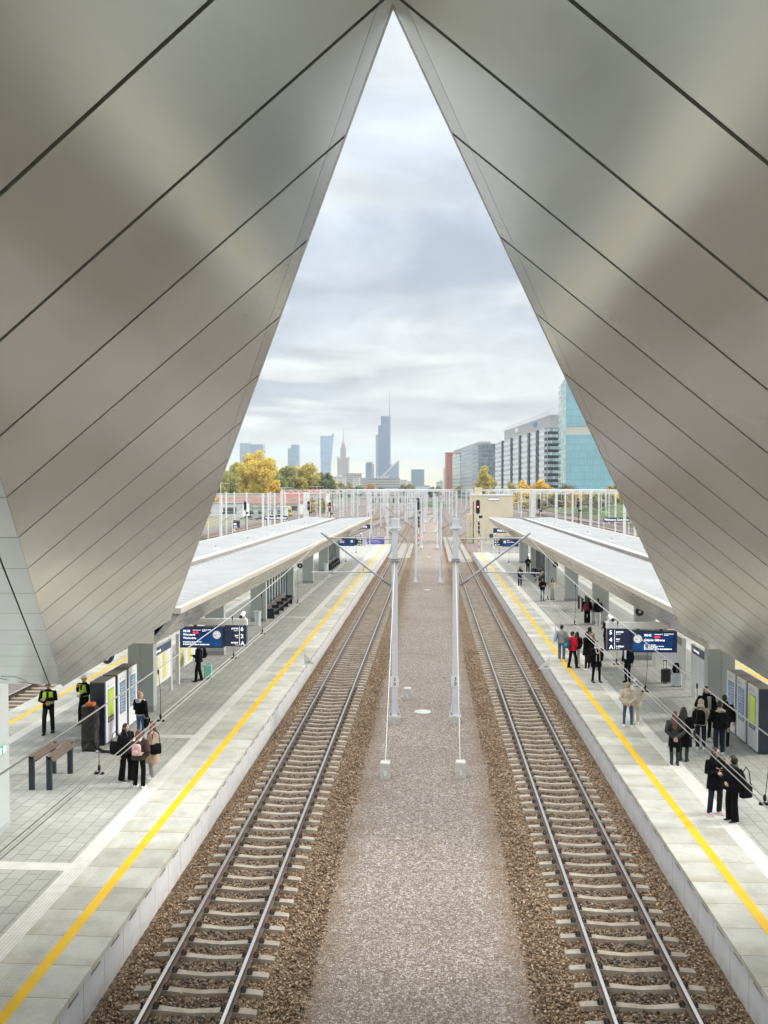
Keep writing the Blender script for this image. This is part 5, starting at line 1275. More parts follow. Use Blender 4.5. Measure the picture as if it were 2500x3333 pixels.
T(892, 360, 1560, 24, 'orange', 'small orange tree below the green row', 1400, 'yellow'); T(700, 300, 1606, 26, 'orange', 'low orange bush left beside the cladding edge', 1500, 'yellow', 'bush', .3, .0)
T(1020, 480, 1560, 20, 'orange', 'small orange tree among the olive trees', 1200, 'yellow'); T(1010, 330, 1612, 18, 'orange', 'low orange shrub behind the left portals', 1000, 'olive', 'bush', .3, .0); T(1050, 350, 1618, 20, 'olive', 'low olive shrub behind the left portals', 1000, None, 'bush', .3, .0)
for k, (px, top, w, kd, lab) in enumerate(((1110, 1570, 15, 'green', 'small far green tree nearest the small yellow tree'), (1136, 1568, 13, 'olive', 'small far olive tree before the grey blue block'), (1170, 1574, 16, 'green', 'small far green tree before the striped block'), (1205, 1574, 15, 'orange', 'small far orange tree before the grey slab'),
    (1240, 1580, 12, 'green', 'tiny far green tree before the grey slab'), (1311, 1575, 13, 'green', 'small far green tree right of the grey slab'), (1336, 1572, 15, 'olive', 'small far olive tree left of the squat tower'), (1404, 1584, 12, 'dark', 'tiny far dark tree at the vanishing point'), (1425, 1582, 12, 'green', 'tiny far green tree left of the red office'), (1495, 1582, 14, 'olive', 'small olive tree under the green glazed wing'))):
    T(px, 900, top, w, kd, lab, 700, None, 'broadleaf_tree', 1.1, .05, 'small trees before the skyline')
gr = 'trees and bushes before the right offices'
T(1577, 420, 1515, 36, 'olive', 'big yellow green willow before the glazed office', 4600, 'yellow', 'willow', .5, .02, gr); T(1655, 430, 1566, 26, 'olive', 'olive bush right of the willow', 1600, None, 'bush', .45, .0, gr)
T(1708, 420, 1562, 34, 'yellow', 'left one of two golden bushes before the banded office', 2200, 'orange', 'bush', .45, .0, gr); T(1765, 415, 1558, 34, 'yellow', 'right one of two golden bushes before the banded office', 2400, 'orange', 'bush', .45, .0, gr)
T(1850, 420, 1574, 40, 'tan', 'bare tan shrub under the teal tower', 1500, None, 'bush', .35, .0, gr); T(1984, 400, 1570, 17, 'orange', 'small orange tree at right by the cladding edge', 1400, 'yellow', 'broadleaf_tree', .4, .05, gr); T(2012, 400, 1562, 16, 'green', 'small green tree touching the right cladding edge', 1400, None, 'broadleaf_tree', .4, .05, gr)
BL = ['golden', 'olive', 'yellow', 'tan', 'ochre', 'rusty', 'lime', 'mossy', 'amber', 'dull']
for k in range(10):
    px = 1700 + k * 39; kd = ['yellow', 'olive', 'olive', 'tan', 'yellow', 'orange', 'olive', 'green', 'yellow', 'olive'][k]
    T(px, 310 + 12 * (k % 3), 1616 + 6 * (k % 2), 30, kd, '%s bush on the right grass bank, %s from the left' % (BL[k], ORD[k] if k else 'first'), 1700, 'olive', 'bush', .32, .0, 'bushes on the right grass bank', 2.6)

# ------------------------------------------------------------------ people
def remesh(mb, mats, voxel, it=2):
    me = bpy.data.meshes.new('tmp'); me.from_pydata(mb.v, [], mb.f)
    bm = bmesh.new(); bm.from_mesh(me); bmesh.ops.recalc_face_normals(bm, faces=bm.faces); bm.to_mesh(me); bm.free()
    o = bpy.data.objects.new('tmp', me); COL.objects.link(o)
    r = o.modifiers.new('r', 'REMESH'); r.mode = 'VOXEL'; r.voxel_size = voxel
    s = o.modifiers.new('s', 'SMOOTH'); s.factor = .5; s.iterations = it
    dg = bpy.context.evaluated_depsgraph_get(); out = bpy.data.meshes.new_from_object(o.evaluated_get(dg))
    bpy.data.objects.remove(o); bpy.data.meshes.remove(me)
    out.materials.clear()
    for m in mats: out.materials.append(m)
    out.polygons.foreach_set('material_index', [0] * len(out.polygons)); out.polygons.foreach_set('use_smooth', [True] * len(out.polygons)); return out
def join_into(me, mb, mi):
    bm = bmesh.new(); bm.from_mesh(me); n0 = len(bm.verts); vs = [bm.verts.new(v) for v in mb.v]
    for f, m in zip(mb.f, mi):
        try: fc = bm.faces.new([vs[i] for i in f]); fc.material_index = m; fc.smooth = True
        except ValueError: pass
    bmesh.ops.recalc_face_normals(bm, faces=bm.faces); bm.to_mesh(me); bm.free()
SKIN = M('skin', (.56, .36, .27), .55, var=.08, vs=12); EYE = M('eye dark', (.03, .02, .02), .3, var=0); LIP = M('lip', (.42, .17, .15), .5, var=0)
def cloth(name, col, rough=.92, b=.35): return M('cloth ' + name, col, rough, var=.22, vs=7, bmp=b * 1.6, bs=16, spec=.12)
C = {'black': cloth('black', (.0055, .0055, .0068)), 'navy': cloth('navy', (.008, .0105, .018)), 'dkjean': cloth('dark denim', (.017, .023, .034)), 'jean': cloth('blue denim', (.09, .15, .26)), 'jean2': cloth('mid denim', (.055, .095, .165)),
     'white': cloth('white', (.72, .71, .68)), 'cream': cloth('cream', (.62, .58, .48)), 'beige': cloth('beige', (.48, .43, .34)), 'tan': cloth('tan', (.40, .30, .215)), 'grey': cloth('grey', (.30, .30, .30)), 'ltgrey': cloth('light grey', (.50, .49, .46)),
     'red': cloth('red', (.60, .012, .025)), 'hivis': cloth('hi vis yellow', (.52, .80, .05)), 'plum': cloth('brown plum fur', (.055, .036, .033)), 'leather': M('black leather', (.010, .013, .015), .42, var=.3, vs=9, bmp=.4, bs=25),
     'mint': M('mint shell', (.30, .74, .60), .35, var=.05), 'pink': cloth('dusty pink', (.58, .36, .36)), 'wine': cloth('wine red', (.24, .03, .05)), 'teal': cloth('dark teal', (.05, .085, .10)), 'cyan': cloth('bright blue', (.05, .25, .42)), 'ltblue': cloth('pale blue', (.42, .55, .66)), 'olive': cloth('dark olive', (.017, .020, .015))}
HAIR = {'black': M('black hair', (.006, .005, .005), .5, var=.3, vs=20, bmp=.4), 'brown': M('brown hair', (.05, .027, .016), .5, var=.3, vs=20, bmp=.4), 'blond': M('blond hair', (.44, .30, .15), .5, var=.25, vs=20, bmp=.4), 'dark': M('dark brown hair', (.02, .0125, .009), .5, var=.3, vs=20, bmp=.4), 'red': M('auburn hair', (.12, .045, .022), .5, var=.3, vs=20, bmp=.4)}
TR_ = M('white rubber sole', (.74, .74, .72), .6, var=.05); SH = {'black': M('black shoe', (.007, .014, .015), .4, var=.1), 'white': M('white shoe', (.76, .75, .73), .5, var=.06), 'pink': M('pink sneaker', (.62, .34, .46), .5, var=.1)}
ARM = {  # elbow, wrist for the +x side (x mirrored for the other side)
    'down': ((.27, .03, 1.14), (.285, -.04, .88)), 'pocket': ((.31, .07, 1.15), (.215, -.09, .95)), 'phone': ((.255, .0, 1.13), (.085, -.27, 1.17)), 'front': ((.28, -.03, 1.13), (.03, -.20, 1.07)),
    'cross': ((.27, -.06, 1.16), (-.06, -.20, 1.19)), 'behind': ((.28, .12, 1.12), (.045, .19, .93)), 'raise': ((.30, -.17, 1.40), (.10, -.20, 1.62)), 'chest': ((.28, -.04, 1.14), (.07, -.22, 1.30)), 'bag': ((.27, .03, 1.14), (.27, -.03, .86)), 'strap': ((.27, -.06, 1.16), (.15, -.17, 1.36)), 'lap': ((.26, -.06, 1.13), (.12, -.30, 1.0))}
def hand(mb, e, w, s):
    d = (Vector(w) - Vector(e)).normalized(); n = d.cross(Vector((0, -1, .2))).normalized()
    if n.length < .1: n = Vector((1, 0, 0))
    pn = d.cross(n).normalized()
    R = Matrix((n, pn, d)).transposed()
    at_ = lambda a, b_, c: Vector(w) + R @ Vector((a, b_, c))
    mb.tube([at_(0, 0, -.03), at_(0, 0, .015), at_(0, 0, .05), at_(0, 0, .09)], [(.024, .024), (.034, .019), (.041, .016), (.038, .013)], 10)
    for k, (o, L) in enumerate(((-.029, .062), (-.010, .075), (.010, .070), (.028, .054))):
        c = .35 + .12 * k; p0 = at_(o, 0, .082); p1 = at_(o * 1.1, .010, .082 + L * .45); p2 = at_(o * 1.15, .028 + .01 * k, .082 + L * .78); p3 = at_(o * 1.12, .046 + .008 * k, .082 + L * .92)
        mb.tube([p0, p1, p2, p3], [.0095, .0088, .0078, .006], 6)
    q = -s; mb.tube([at_(q * .030, 0, .015), at_(q * .055, .010, .045), at_(q * .058, .026, .075), at_(q * .052, .034, .092)], [.013, .0115, .0095, .007], 6)
def person(label, x, y, face, h=1.72, top='black', hem='hip', bulk=.0, legs='black', cut='slim', shoes='black', sole=None, hair=('short', 'dark'), arms=('down', 'down'), feet=((.10, 0.0), (-.10, .0)), head=0.0, inner=None, extra=(), far=False, skirt=None, sit=False, z=.760, tilt=0.0, group='people waiting on the platforms'):
    root = thing('person', label, 'person', (x, y, z), rad(face), group); k = h / 1.75; root.scale = (k, k, k)
    vx = .02 if far else .0125; vc = .022 if far else .015
    HM = Matrix.Translation((0, .01, 1.5)) @ Matrix.Rotation(rad(head), 4, 'Z') @ Matrix.Rotation(rad(tilt), 4, 'X') @ Matrix.Translation((0, -.01, -1.5))
    hx = lambda mb: [setattr(mb, 'v', [tuple(HM @ Vector(v)) for v in mb.v])]
    # ---- joints
    J = []
    for s, (fx, fy) in zip((1, -1), feet):
        hip = Vector((s * .09, 0, .93)); an = Vector((fx, fy, .085)); kn = (hip + an) / 2 + Vector((s * .012, -.035, .03))
        if sit: hip = Vector((s * .09, .0, .50)); kn = Vector((s * .11, -.44, .50)); an = Vector((s * .12, -.42, .085))
        J.append((hip, kn, an))
    dz = -.42 if sit else 0.0
    sh = lambda p: Vector((p[0], p[1], p[2] + dz))
    AR = []
    for s, a in zip((1, -1), arms):
        e, w = ARM[a]; AR.append((sh((s * .185, .0, 1.425)), sh((s * e[0], e[1], e[2])), sh((s * w[0], w[1], w[2])), a))
    # ---- body
    hb = MB(); hb.ell((0, -.005, 1.64), (.077, .094, .115), 14, 10); hb.ell((0, -.035, 1.572), (.056, .060, .052), 12, 8)
    if not far: hb.ell((0, -.100, 1.622), (.013, .022, .028), 8, 6); hb.ell((.079, .008, 1.63), (.012, .022, .034), 8, 6); hb.ell((-.079, .008, 1.63), (.012, .022, .034), 8, 6)
    hx(hb); hb.v = [tuple(sh(v)) for v in hb.v]
    b1 = MB(); b1.add(hb.v, hb.f); b1.tube([sh((0, .0, 1.60)), sh((0, .012, 1.50)), sh((0, .012, 1.40))], [.052, .056, .075], 10)
    b1.loft([(sh((0, .01, 1.47)), .08, .06), (sh((0, .01, 1.40)), .155, .085), (sh((0, 0, 1.25)), .15, .095), (sh((0, 0, 1.05)), .13, .085), (sh((0, 0, .90)), .14, .095)], 14)
    for (a, e, w, _) in AR: b1.tube([a, e, w], [.046, .037, .026], 8)
    for hip, kn, an in J: b1.tube([hip, kn, an], [.072, .05, .036], 8)
    body = remesh(b1, [SKIN, EYE, LIP], vx)
    hb = MB(); mi = []
    for (a, e, w, nm), s in zip(AR, (1, -1)):
        if nm != 'pocket': hand(hb, e, w, s)
    mi = [0] * len(hb.f)
    if not far:
        fb = MB()
        for s in (-1, 1): fb.ell((s * .031, -.0905, 1.648), (.012, .006, .007), 8, 5); fb.box((s * .032, -.0935, 1.668), (.030, .006, .006))
        nE = len(fb.f); fb.ell((0, -.0915, 1.583), (.021, .007, .007), 8, 5); hx(fb); fb.v = [tuple(sh(v)) for v in fb.v]
        hb.add(fb.v, fb.f); mi += [1] * nE + [2] * (len(fb.f) - nE)
    join_into(body, hb, mi); link('body', body, root)
    # ---- trousers or skirt
    if legs:
        b1 = MB(); wd = {'slim': (.088, .064, .050), 'straight': (.095, .076, .068), 'wide': (.098, .092, .105)}[cut]
        b1.loft([(sh((0, 0, 1.04)), .15, .11), (sh((0, 0, .95)), .168, .122), (sh((0, 0, .86)), .165, .118)] if not sit else [(Vector((0, 0, .62)), .15, .11), (Vector((0, 0, .52)), .175, .14), (Vector((0, -.02, .44)), .16, .13)], 14)
        for hip, kn, an in J: b1.tube([hip, kn, an + Vector((0, .005, -.03))], list(wd), 10)
        link('trousers', remesh(b1, [C[legs]], vc), root)
    if skirt:
        b1 = MB(); b1.loft([((0, 0, 1.04), .15, .11), ((0, 0, .9), .185, .14), ((0, 0, .62), .21, .165), ((0, 0, .60), .19, .15)], 16); obj('skirt', b1, C[skirt], root, smooth=True)
    # ---- jacket
    hz, hr = {'waist': (.98, .0), 'hip': (.84, .0), 'thigh': (.68, .015), 'knee': (.50, .035)}[hem]; b = bulk
    b1 = MB(); se = [((0, .012, 1.505), .068, .066), ((0, .012, 1.475), .095 + b * .5, .078), ((0, .01, 1.435), .165 + b * .6, .10 + b * .5), ((0, .005, 1.36), .198 + b, .125 + b), ((0, 0, 1.22), .19 + b, .13 + b), ((0, 0, 1.08), .172 + b, .122 + b)]
    if not sit:
        se += [((0, 0, .97), .18 + b + hr * .5, .13 + b + hr * .5)]
        if hz < .95: se += [((0, 0, .86), .188 + b + hr * .8, .138 + b + hr * .8)]
        if hz < .83: se += [((0, 0, hz), .19 + b + hr * 1.6, .142 + b + hr * 1.6)]
    else: se += [((0, 0, .95), .18 + b, .14 + b)]
    b1.loft([(sh(c), p, q) for c, p, q in se], 18)
    for (a, e, w, nm) in AR:
        wv = w + (e - w).normalized() * .005
        b1.tube([a + (a - e).normalized() * .02, a, (a + e) / 2, e, (e + wv) / 2, wv], [.05 + b * .4, .073 + b * .5, .066 + b * .6, .058 + b * .5, .052 + b * .5, .042 + b * .3], 10)
    link('jacket', remesh(b1, [C[top]], vc), root)
    if inner:
        b1 = MB(); r0 = .128 + b
        b1.prism([(-.055, 1.46 + dz), (.055, 1.46 + dz), (.05, 1.05 + dz), (-.05, 1.05 + dz)], 'y', -r0 - .012, -r0 + .05); obj('shirt', b1, C[inner], root)
    # ---- hair and headwear
    st, hc = hair[:2]; hm = None; hbm = MB(); nm = 'hair'
    if st in ('short', 'long', 'bun', 'curly'): hbm.ell((0, .014, 1.668), (.084, .097, .098), 16, 10)
    if st == 'short': hbm.ell((0, .05, 1.62), (.072, .058, .07), 12, 8)
    if st in ('long', 'curly'):
        hbm.loft([((0, .03, 1.70), .075, .06), ((0, .052, 1.62), .09, .056), ((0, .075, 1.50), .105, .058), ((0, .115, 1.36), .115, .05), ((0, .135, 1.24), .095, .035), ((0, .135, 1.20), .06, .02)], 14)
        for s in (-1, 1): hbm.tube([(s * .075, -.02, 1.66), (s * .09, -.03, 1.55), (s * .10, -.085, 1.42), (s * .09, -.12, 1.30)], [.022, .03, .032, .014], 8)
    if st == 'curly':
        for i in range(22): hbm.ell((random.uniform(-.11, .11), random.uniform(.0, .10), random.uniform(1.38, 1.70)), (.038, .035, .04), 8, 6)
    if st == 'bun': hbm.ell((0, .075, 1.755), (.05, .05, .045), 10, 8); hbm.ell((0, .05, 1.63), (.072, .06, .075), 12, 8)
    if st == 'fringe': hbm.ell((0, .03, 1.62), (.083, .08, .03), 12, 6)
    hm = HAIR.get(hc) or C.get(hc)
    if st in ('hood', 'hijab', 'beanie', 'cap', 'hoodup'):
        tb = MB(); nm = {'hijab': 'headscarf', 'beanie': 'beanie', 'cap': 'cap'}.get(st, 'hood')
        if st in ('hood', 'hijab'): tb.ell((0, .018, 1.648), (.101, .118, .132), 18, 12)
        else: tb.ell((0, .004, 1.682), (.089, .106, .092), 18, 12)
        kf = [f for f in tb.f if (not all(tb.v[i][1] < -.062 and tb.v[i][2] < 1.73 for i in f) if st in ('hood', 'hijab') else any(tb.v[i][2] > 1.668 for i in f))]
        hbm.add(tb.v, kf)
        if st in ('hood', 'hijab'): hbm.loft([((0, .03, 1.56), .10, .105), ((0, .03, 1.50), .125, .11), ((0, .02, 1.44), .16, .12)], 16)
        if st == 'cap': hbm.box((0, -.135, 1.672), (.13, .09, .014), rx=.15)
    if hbm.v and hm:
        hx(hbm); hbm.v = [tuple(sh(v)) for v in hbm.v]; obj(nm, hbm, hm, root, smooth=True)
    if st in ('beanie', 'cap') and len(hair) > 2:
        b2 = MB(); b2.ell((0, .03, 1.62), (.078, .075, .06), 12, 8); hx(b2); obj('hair', b2, HAIR[hair[2]], root, smooth=True)
    # ---- shoes
    for (hip, kn, an), s in zip(J, (1, -1)):
        mb = MB(); mb.cur = 0; rs = []; so = []
        for yy, wv, zt in ((.075, .024, .07), (.055, .036, .105), (0, .039, .115), (-.06, .043, .085), (-.12, .047, .062), (-.165, .038, .052), (-.19, .018, .035)):
            rs.append([(an.x - wv, an.y + yy, .018), (an.x + wv, an.y + yy, .018), (an.x + wv, an.y + yy, .018 + (zt - .018) * .55), (an.x + wv * .5, an.y + yy, zt), (an.x - wv * .5, an.y + yy, zt), (an.x - wv, an.y + yy, .018 + (zt - .018) * .55)])
            wq = wv + .005; so.append([(an.x - wq, an.y + yy, 0), (an.x + wq, an.y + yy, 0), (an.x + wq, an.y + yy, .026), (an.x - wq, an.y + yy, .026)])
        mb.rings(rs); mb.cur = 1; mb.rings(so)
        if shoes == 'boots': mb.cur = 0; mb.tube([(an.x, an.y, .09), (an.x, an.y + .01, .2), (an.x + (kn.x - an.x) * .8, an.y + (kn.y - an.y) * .8, .42)], [.05, .055, .066], 10)
        obj('boot' if shoes == 'boots' else 'shoe', mb, [SH['black'] if shoes == 'boots' else SH[shoes], TR_ if (sole or shoes in ('white', 'pink')) else SH['black']], root)
    # ---- extras
    for ex in extra:
        b1 = MB(); m_ = None
        if ex == 'vest':
            b1.loft([((0, .005, 1.43), .175, .112), ((0, .005, 1.36), .212, .14), ((0, 0, 1.22), .205, .146), ((0, 0, 1.02), .195, .142)], 18, cap=False); vst = obj('safety_vest', b1, C['hivis'], root, smooth=True)
            b1 = MB()
            for zz in (1.07, 1.16): b1.loft([((0, 0, zz), .2045, .1475), ((0, 0, zz + .035), .206, .148)], 18, cap=False)
            obj('reflective_band', b1, C['ltgrey'], vst); b1 = MB(); b1.bb(-.035, .035, -.152, -.10, 1.24, 1.42); obj('black_front', b1, C['black'], vst); continue
        if ex == 'belt': b1.loft([((0, 0, .95), .20, .15), ((0, 0, 1.0), .198, .148)], 18, cap=False); m_ = C['white']; nm = 'hem_band'
        if ex == 'scarf': 
            b1.loft([((0, .0, 1.47), .085, .085), ((0, -.005, 1.51), .09, .09), ((0, 0, 1.54), .075, .075)], 14); 
            for s in (-1, 1): b1.tube([(s * .06, -.09, 1.48), (s * .075, -.155 - b, 1.30), (s * .08, -.155 - b, .95)], [(.035, .012), (.04, .012), (.04, .01)], 8)
            m_ = C['white']; nm = 'scarf'
        if ex == 'bluescarf': b1.loft([((0, -.03, 1.46), .09, .10), ((0, -.03, 1.52), .095, .10), ((0, -.01, 1.56), .075, .08)], 14); m_ = C['ltblue']; nm = 'scarf'
        if ex == 'hooddown': b1.ell((0, .10, 1.455), (.115, .065, .075), 12, 8); b1.loft([((0, .03, 1.45), .11, .10), ((0, .02, 1.51), .09, .085)], 14, cap=False); m_ = C[inner or 'ltgrey'] if top not in ('beige',) else C['beige']; nm = 'hood'
        if ex == 'whitehood': b1.ell((0, .11, 1.45), (.12, .07, .08), 12, 8); b1.loft([((0, .03, 1.45), .11, .10), ((0, .02, 1.51), .09, .085)], 14, cap=False); m_ = C['ltgrey']; nm = 'hood'
        if ex == 'collar': b1.loft([((0, .01, 1.46), .12, .115), ((0, .02, 1.55), .105, .11)], 14, cap=False); m_ = C[top]; nm = 'collar'
        if ex == 'yellowpatch':
            for s in (-1, 1): b1.box((s * .12, .075, 1.43), (.07, .05, .05), rx=-.5)
            m_ = M('yellow patch', (.75, .65, .05), .6, var=.05); nm = 'shoulder_patch'
        if ex == 'print':
            for i in range(9): b1.box((random.uniform(-.07, .07), -.142 - b, random.uniform(1.12, 1.30)), (random.uniform(.02, .05), .012, random.uniform(.015, .04)))
            m_ = C['pink']; nm = 'shirt_print'
        if ex == 'headphones':
            b1.tube([(.088 * math.cos(a), .005, 1.645 + .112 * math.sin(a)) for a in [PI * q / 10 for q in range(11)]], .009, 6)
            for s in (-1, 1): b1.ell((s * .09, .005, 1.64), (.018, .03, .035), 8, 6)
            hx(b1); m_ = C['white']; nm = 'headphones'
        if ex == 'glasses':
            for s in (-1, 1): b1.tube([(s * .034 + .026 * math.cos(a), -.099, 1.648 + .02 * math.sin(a)) for a in [2 * PI * q / 10 for q in range(10)]], .0028, 5, close=True)
            hx(b1); m_ = EYE; nm = 'glasses'
        if m_: obj(nm, b1, m_, root, smooth=True)
    return root
def wpt(p, q):
    k = p.scale[0]; a = p.rotation_euler[2]; x, y, z = [c * k for c in q]
    return (p.location[0] + x * math.cos(a) - y * math.sin(a), p.location[1] + x * math.sin(a) + y * math.cos(a), p.location[2] + z)
def backpack(p, label, col, off=(0, .20, 1.02), w=.30, h=.44, d=.15, straps=True, pocket=None, front=None):
    t = thing('backpack', label, 'backpack', wpt(p, off), p.rotation_euler[2], 'backpacks')
    b1 = MB(); rs = []
    for zz, q in ((0, .86), (.03, .98), (h * .5, 1.0), (h * .8, .96), (h * .95, .78), (h, .5)):
        rs.append([(w / 2 * q * math.copysign(abs(math.cos(a)) ** .5, math.cos(a)), d / 2 * q * math.copysign(abs(math.sin(a)) ** .5, math.sin(a)), zz) for a in [2 * PI * i / 14 for i in range(14)]])
    b1.rings(rs); obj('bag', b1, C[col], t, smooth=True)
    b1 = MB(); b1.ell((0, d / 2, h * .3), (w * .36, .05, h * .22), 12, 8); obj('front_pocket', b1, C[pocket or col], t, smooth=True)
    b1 = MB(); b1.tube([(-.04, 0, h - .01), (-.03, 0, h + .05), (.03, 0, h + .05), (.04, 0, h - .01)], .009, 6); obj('grab_loop', b1, C['black'], t)
    if straps:
        for s in (-1, 1): b1 = MB(); b1.tube([(s * .10, -.05, .0), (s * .17, -.22, .10), (s * .15, -.355, .28), (s * .12, -.31, .43), (s * .10, -.12, .47), (s * .09, -.03, .40)], [(.03, .008)] * 6, 6); obj('shoulder_strap', b1, C[front or 'black'], t)
    return t
def bag(p, label, col, off, w=.34, h=.34, d=.12, strap=.5, cat='handbag'):
    t = thing('shoulder_bag', label, cat, wpt(p, off), p.rotation_euler[2], 'bags people carry')
    b1 = MB(); rs = []
    for zz, q in ((0, .88), (.02, 1), (h * .6, 1.03), (h, .92)):
        rs.append([(d / 2 * q * math.copysign(abs(math.cos(a)) ** .6, math.cos(a)), w / 2 * q * math.copysign(abs(math.sin(a)) ** .6, math.sin(a)), zz) for a in [2 * PI * i / 14 for i in range(14)]])
    b1.rings(rs); obj('bag', b1, C[col], t, smooth=True)
    b1 = MB(); b1.tube([(0, -w * .4, h - .02), (0, -w * .28, h + strap * .7), (0, 0, h + strap), (0, w * .28, h + strap * .7), (0, w * .4, h - .02)], .012, 6); obj('strap', b1, C[col], t); return t
def suitcase(x, y, rz, m, label, h=.56, w=.40, d=.25, handle=True, ribs=True):
    t = thing('suitcase', label, 'suitcase', (x, y, .759), rz, 'suitcases')
    b1 = MB(); rs = []
    for zz, q in ((.06, .93), (.09, 1), (.06 + h - .04, 1), (.06 + h, .93)):
        rs.append([(w / 2 * q * math.copysign(abs(math.cos(a)) ** .35, math.cos(a)), d / 2 * q * math.copysign(abs(math.sin(a)) ** .35, math.sin(a)), zz) for a in [2 * PI * i / 20 for i in range(20)]])
    b1.rings(rs); obj('shell', b1, m, t)
    if ribs:
        for k in range(5): b1 = MB(); b1.bb(-w * .36 + k * w * .18 - .012, -w * .36 + k * w * .18 + .012, -d / 2 - .006, d / 2 + .006, .12, h); obj('rib', b1, m, t)
    for sx in (-1, 1):
        for sy in (-1, 1): b1 = MB(); b1.tube([(sx * w * .4 - .012, sy * d * .35, .03), (sx * w * .4 + .012, sy * d * .35, .03)], .03, 10); obj('wheel', b1, BLACK, t)
    b1 = MB()
    if handle:
        for sx in (-1, 1): b1.tube([(sx * w * .2, d * .3, h + .05), (sx * w * .2, d * .3, h + .42)], .009, 6)
        b1.bb(-w * .25, w * .25, d * .3 - .015, d * .3 + .015, h + .41, h + .44); obj('pull_handle', b1, BLACK, t)
    b1 = MB(); b1.tube([(-.08, 0, h + .05), (-.06, 0, h + .09), (.06, 0, h + .09), (.08, 0, h + .05)], .012, 6); obj('carry_handle', b1, BLACK, t); return t
def phone(p, label, off):
    t = thing('mobile_phone', label, 'phone', wpt(p, off), p.rotation_euler[2]); b1 = MB(); b1.box((0, 0, 0), (.075, .012, .15), rx=-.7); obj('case', b1, BLACK, t); b1 = MB(); b1.box((0, -.0085, .0), (.066, .004, .135), rx=-.7); b1.v = [(a, b_ + .006, c) for a, b_, c in b1.v]; obj('screen', b1, SCRBLUE, t)

# left platform
person('police officer with hi vis vest and folded arms, head cut by cladding edge', -13.55, 29.4, 12, 1.82, 'black', 'hip', .01, 'olive', 'straight', 'black', None, ('cap', 'black', 'dark'), ('cross', 'front'), ((.11, .10), (-.12, -.16)), extra=('vest',))
person('second hi vis officer partly hidden by the black loudspeaker and wrapped machine', -12.75, 30.6, -25, 1.8, 'black', 'hip', .01, 'black', 'straight', 'black', None, ('cap', 'white', 'dark'), ('front', 'strap'), ((.12, .0), (-.12, -.1)), extra=('vest',))
p = person('blond person with bun, black jacket and white hood beside left kiosks', -9.95, 28.6, 158, 1.70, 'black', 'waist', .035, 'jean', 'slim', 'white', None, ('bun', 'blond'), ('phone', 'bag'), head=-35, inner='white', extra=('whitehood', 'belt'))
bag(p, 'black handbag hanging from arm of the blond person with the bun', 'black', (-.30, .0, .52), .26, .30, .12, .12)
p = person('long black haired person in black jacket and wide trousers facing right', -9.0, 24.6, 62, 1.72, 'black', 'hip', .04, 'black', 'wide', 'black', True, ('long', 'black'), ('pocket', 'down'), ((.10, -.10), (-.10, .10)), head=18)
bag(p, 'large black tote behind the long black haired person', 'black', (-.26, .17, .86), .40, .36, .16, .32)
p = person('person seen from behind in brown fur jacket carrying a pink backpack', -8.43, 24.1, 176, 1.70, 'plum', 'hip', .045, 'black', 'straight', 'white', None, ('long', 'red'), ('front', 'pocket'), ((.13, .0), (-.13, .04)), head=20)
backpack(p, 'small dusty pink backpack on the brown fur jacket', 'pink', (-.02, .245, 1.05), .26, .32, .13, front='white')
p = person('brown haired person in long beige coat facing the black haired one', -8.33, 24.95, -62, 1.70, 'tan', 'knee', .03, 'grey', 'straight', 'white', None, ('long', 'red'), ('front', 'pocket'), head=-12)
bag(p, 'black shoulder bag at the side of the beige coat', 'black', (.30, .06, .82), .32, .30, .13, .42)
p = person('bent headed traveller in black puffer under the left train indicator', -10.42, 37.7, -72, 1.78, 'navy', 'hip', .035, 'black', 'straight', 'black', None, ('short', 'dark'), ('phone', 'front'), ((.12, -.14), (-.11, .12)), head=0, tilt=18, extra=('whitehood',))
backpack(p, 'black backpack of the traveller with the mint suitcase', 'black', (0, .25, 1.04)); suitcase(-10.15, 38.25, .3, C['mint'], 'mint green suitcase behind the traveller in black puffer', .58, .36, .24, False)
# right platform, back group by the yellow line
p = person('person in grey hoodie and dark vest with dark cropped hair by the yellow line', 6.62, 43.3, 165, 1.80, 'grey', 'hip', .02, 'jean', 'straight', 'white', None, ('short', 'black'), ('front', 'down'), head=-20); bag(p, 'pale blue cloth bag carried by the grey hoodie person', 'ltblue', (.30, .1, .95), .40, .42, .16, .3)
p = person('person in bright red puffer jacket, black beanie and black trousers', 6.86, 41.5, 118, 1.76, 'red', 'hip', .055, 'black', 'straight', 'black', None, ('beanie', 'black', 'dark'), ('pocket', 'front'), ((.13, .12), (-.13, -.16)))
backpack(p, 'dark teal backpack with bright blue pocket on the red jacket', 'teal', (.02, .27, .98), .36, .50, .20, pocket='cyan')
p = person('long haired young person in black jacket and grey sweatpants', 7.2, 42.2, 195, 1.64, 'black', 'hip', .03, 'ltgrey', 'straight', 'white', None, ('long', 'black'), ('front', 'front')); backpack(p, 'black backpack with red straps on the grey sweatpants wearer', 'black', (0, .23, .98), .30, .42, .17, front='wine')
person('tall person in black coat with arms raised to the face', 7.5, 41.1, 38, 1.84, 'black', 'thigh', .03, 'black', 'slim', 'white', None, ('short', 'black'), ('pocket', 'raise'), head=40)
person('blond curly haired person in dark coat behind the bald man', 7.85, 41.6, 100, 1.68, 'navy', 'thigh', .03, 'black', 'slim', 'white', None, ('curly', 'blond'), ('chest', 'front'), extra=('bluescarf',))
person('dark hooded person at the back of the standing group', 8.0, 43.1, 60, 1.72, 'black', 'hip', .03, 'black', 'slim', 'white', None, ('hood', 'black'), ('pocket', 'pocket'))
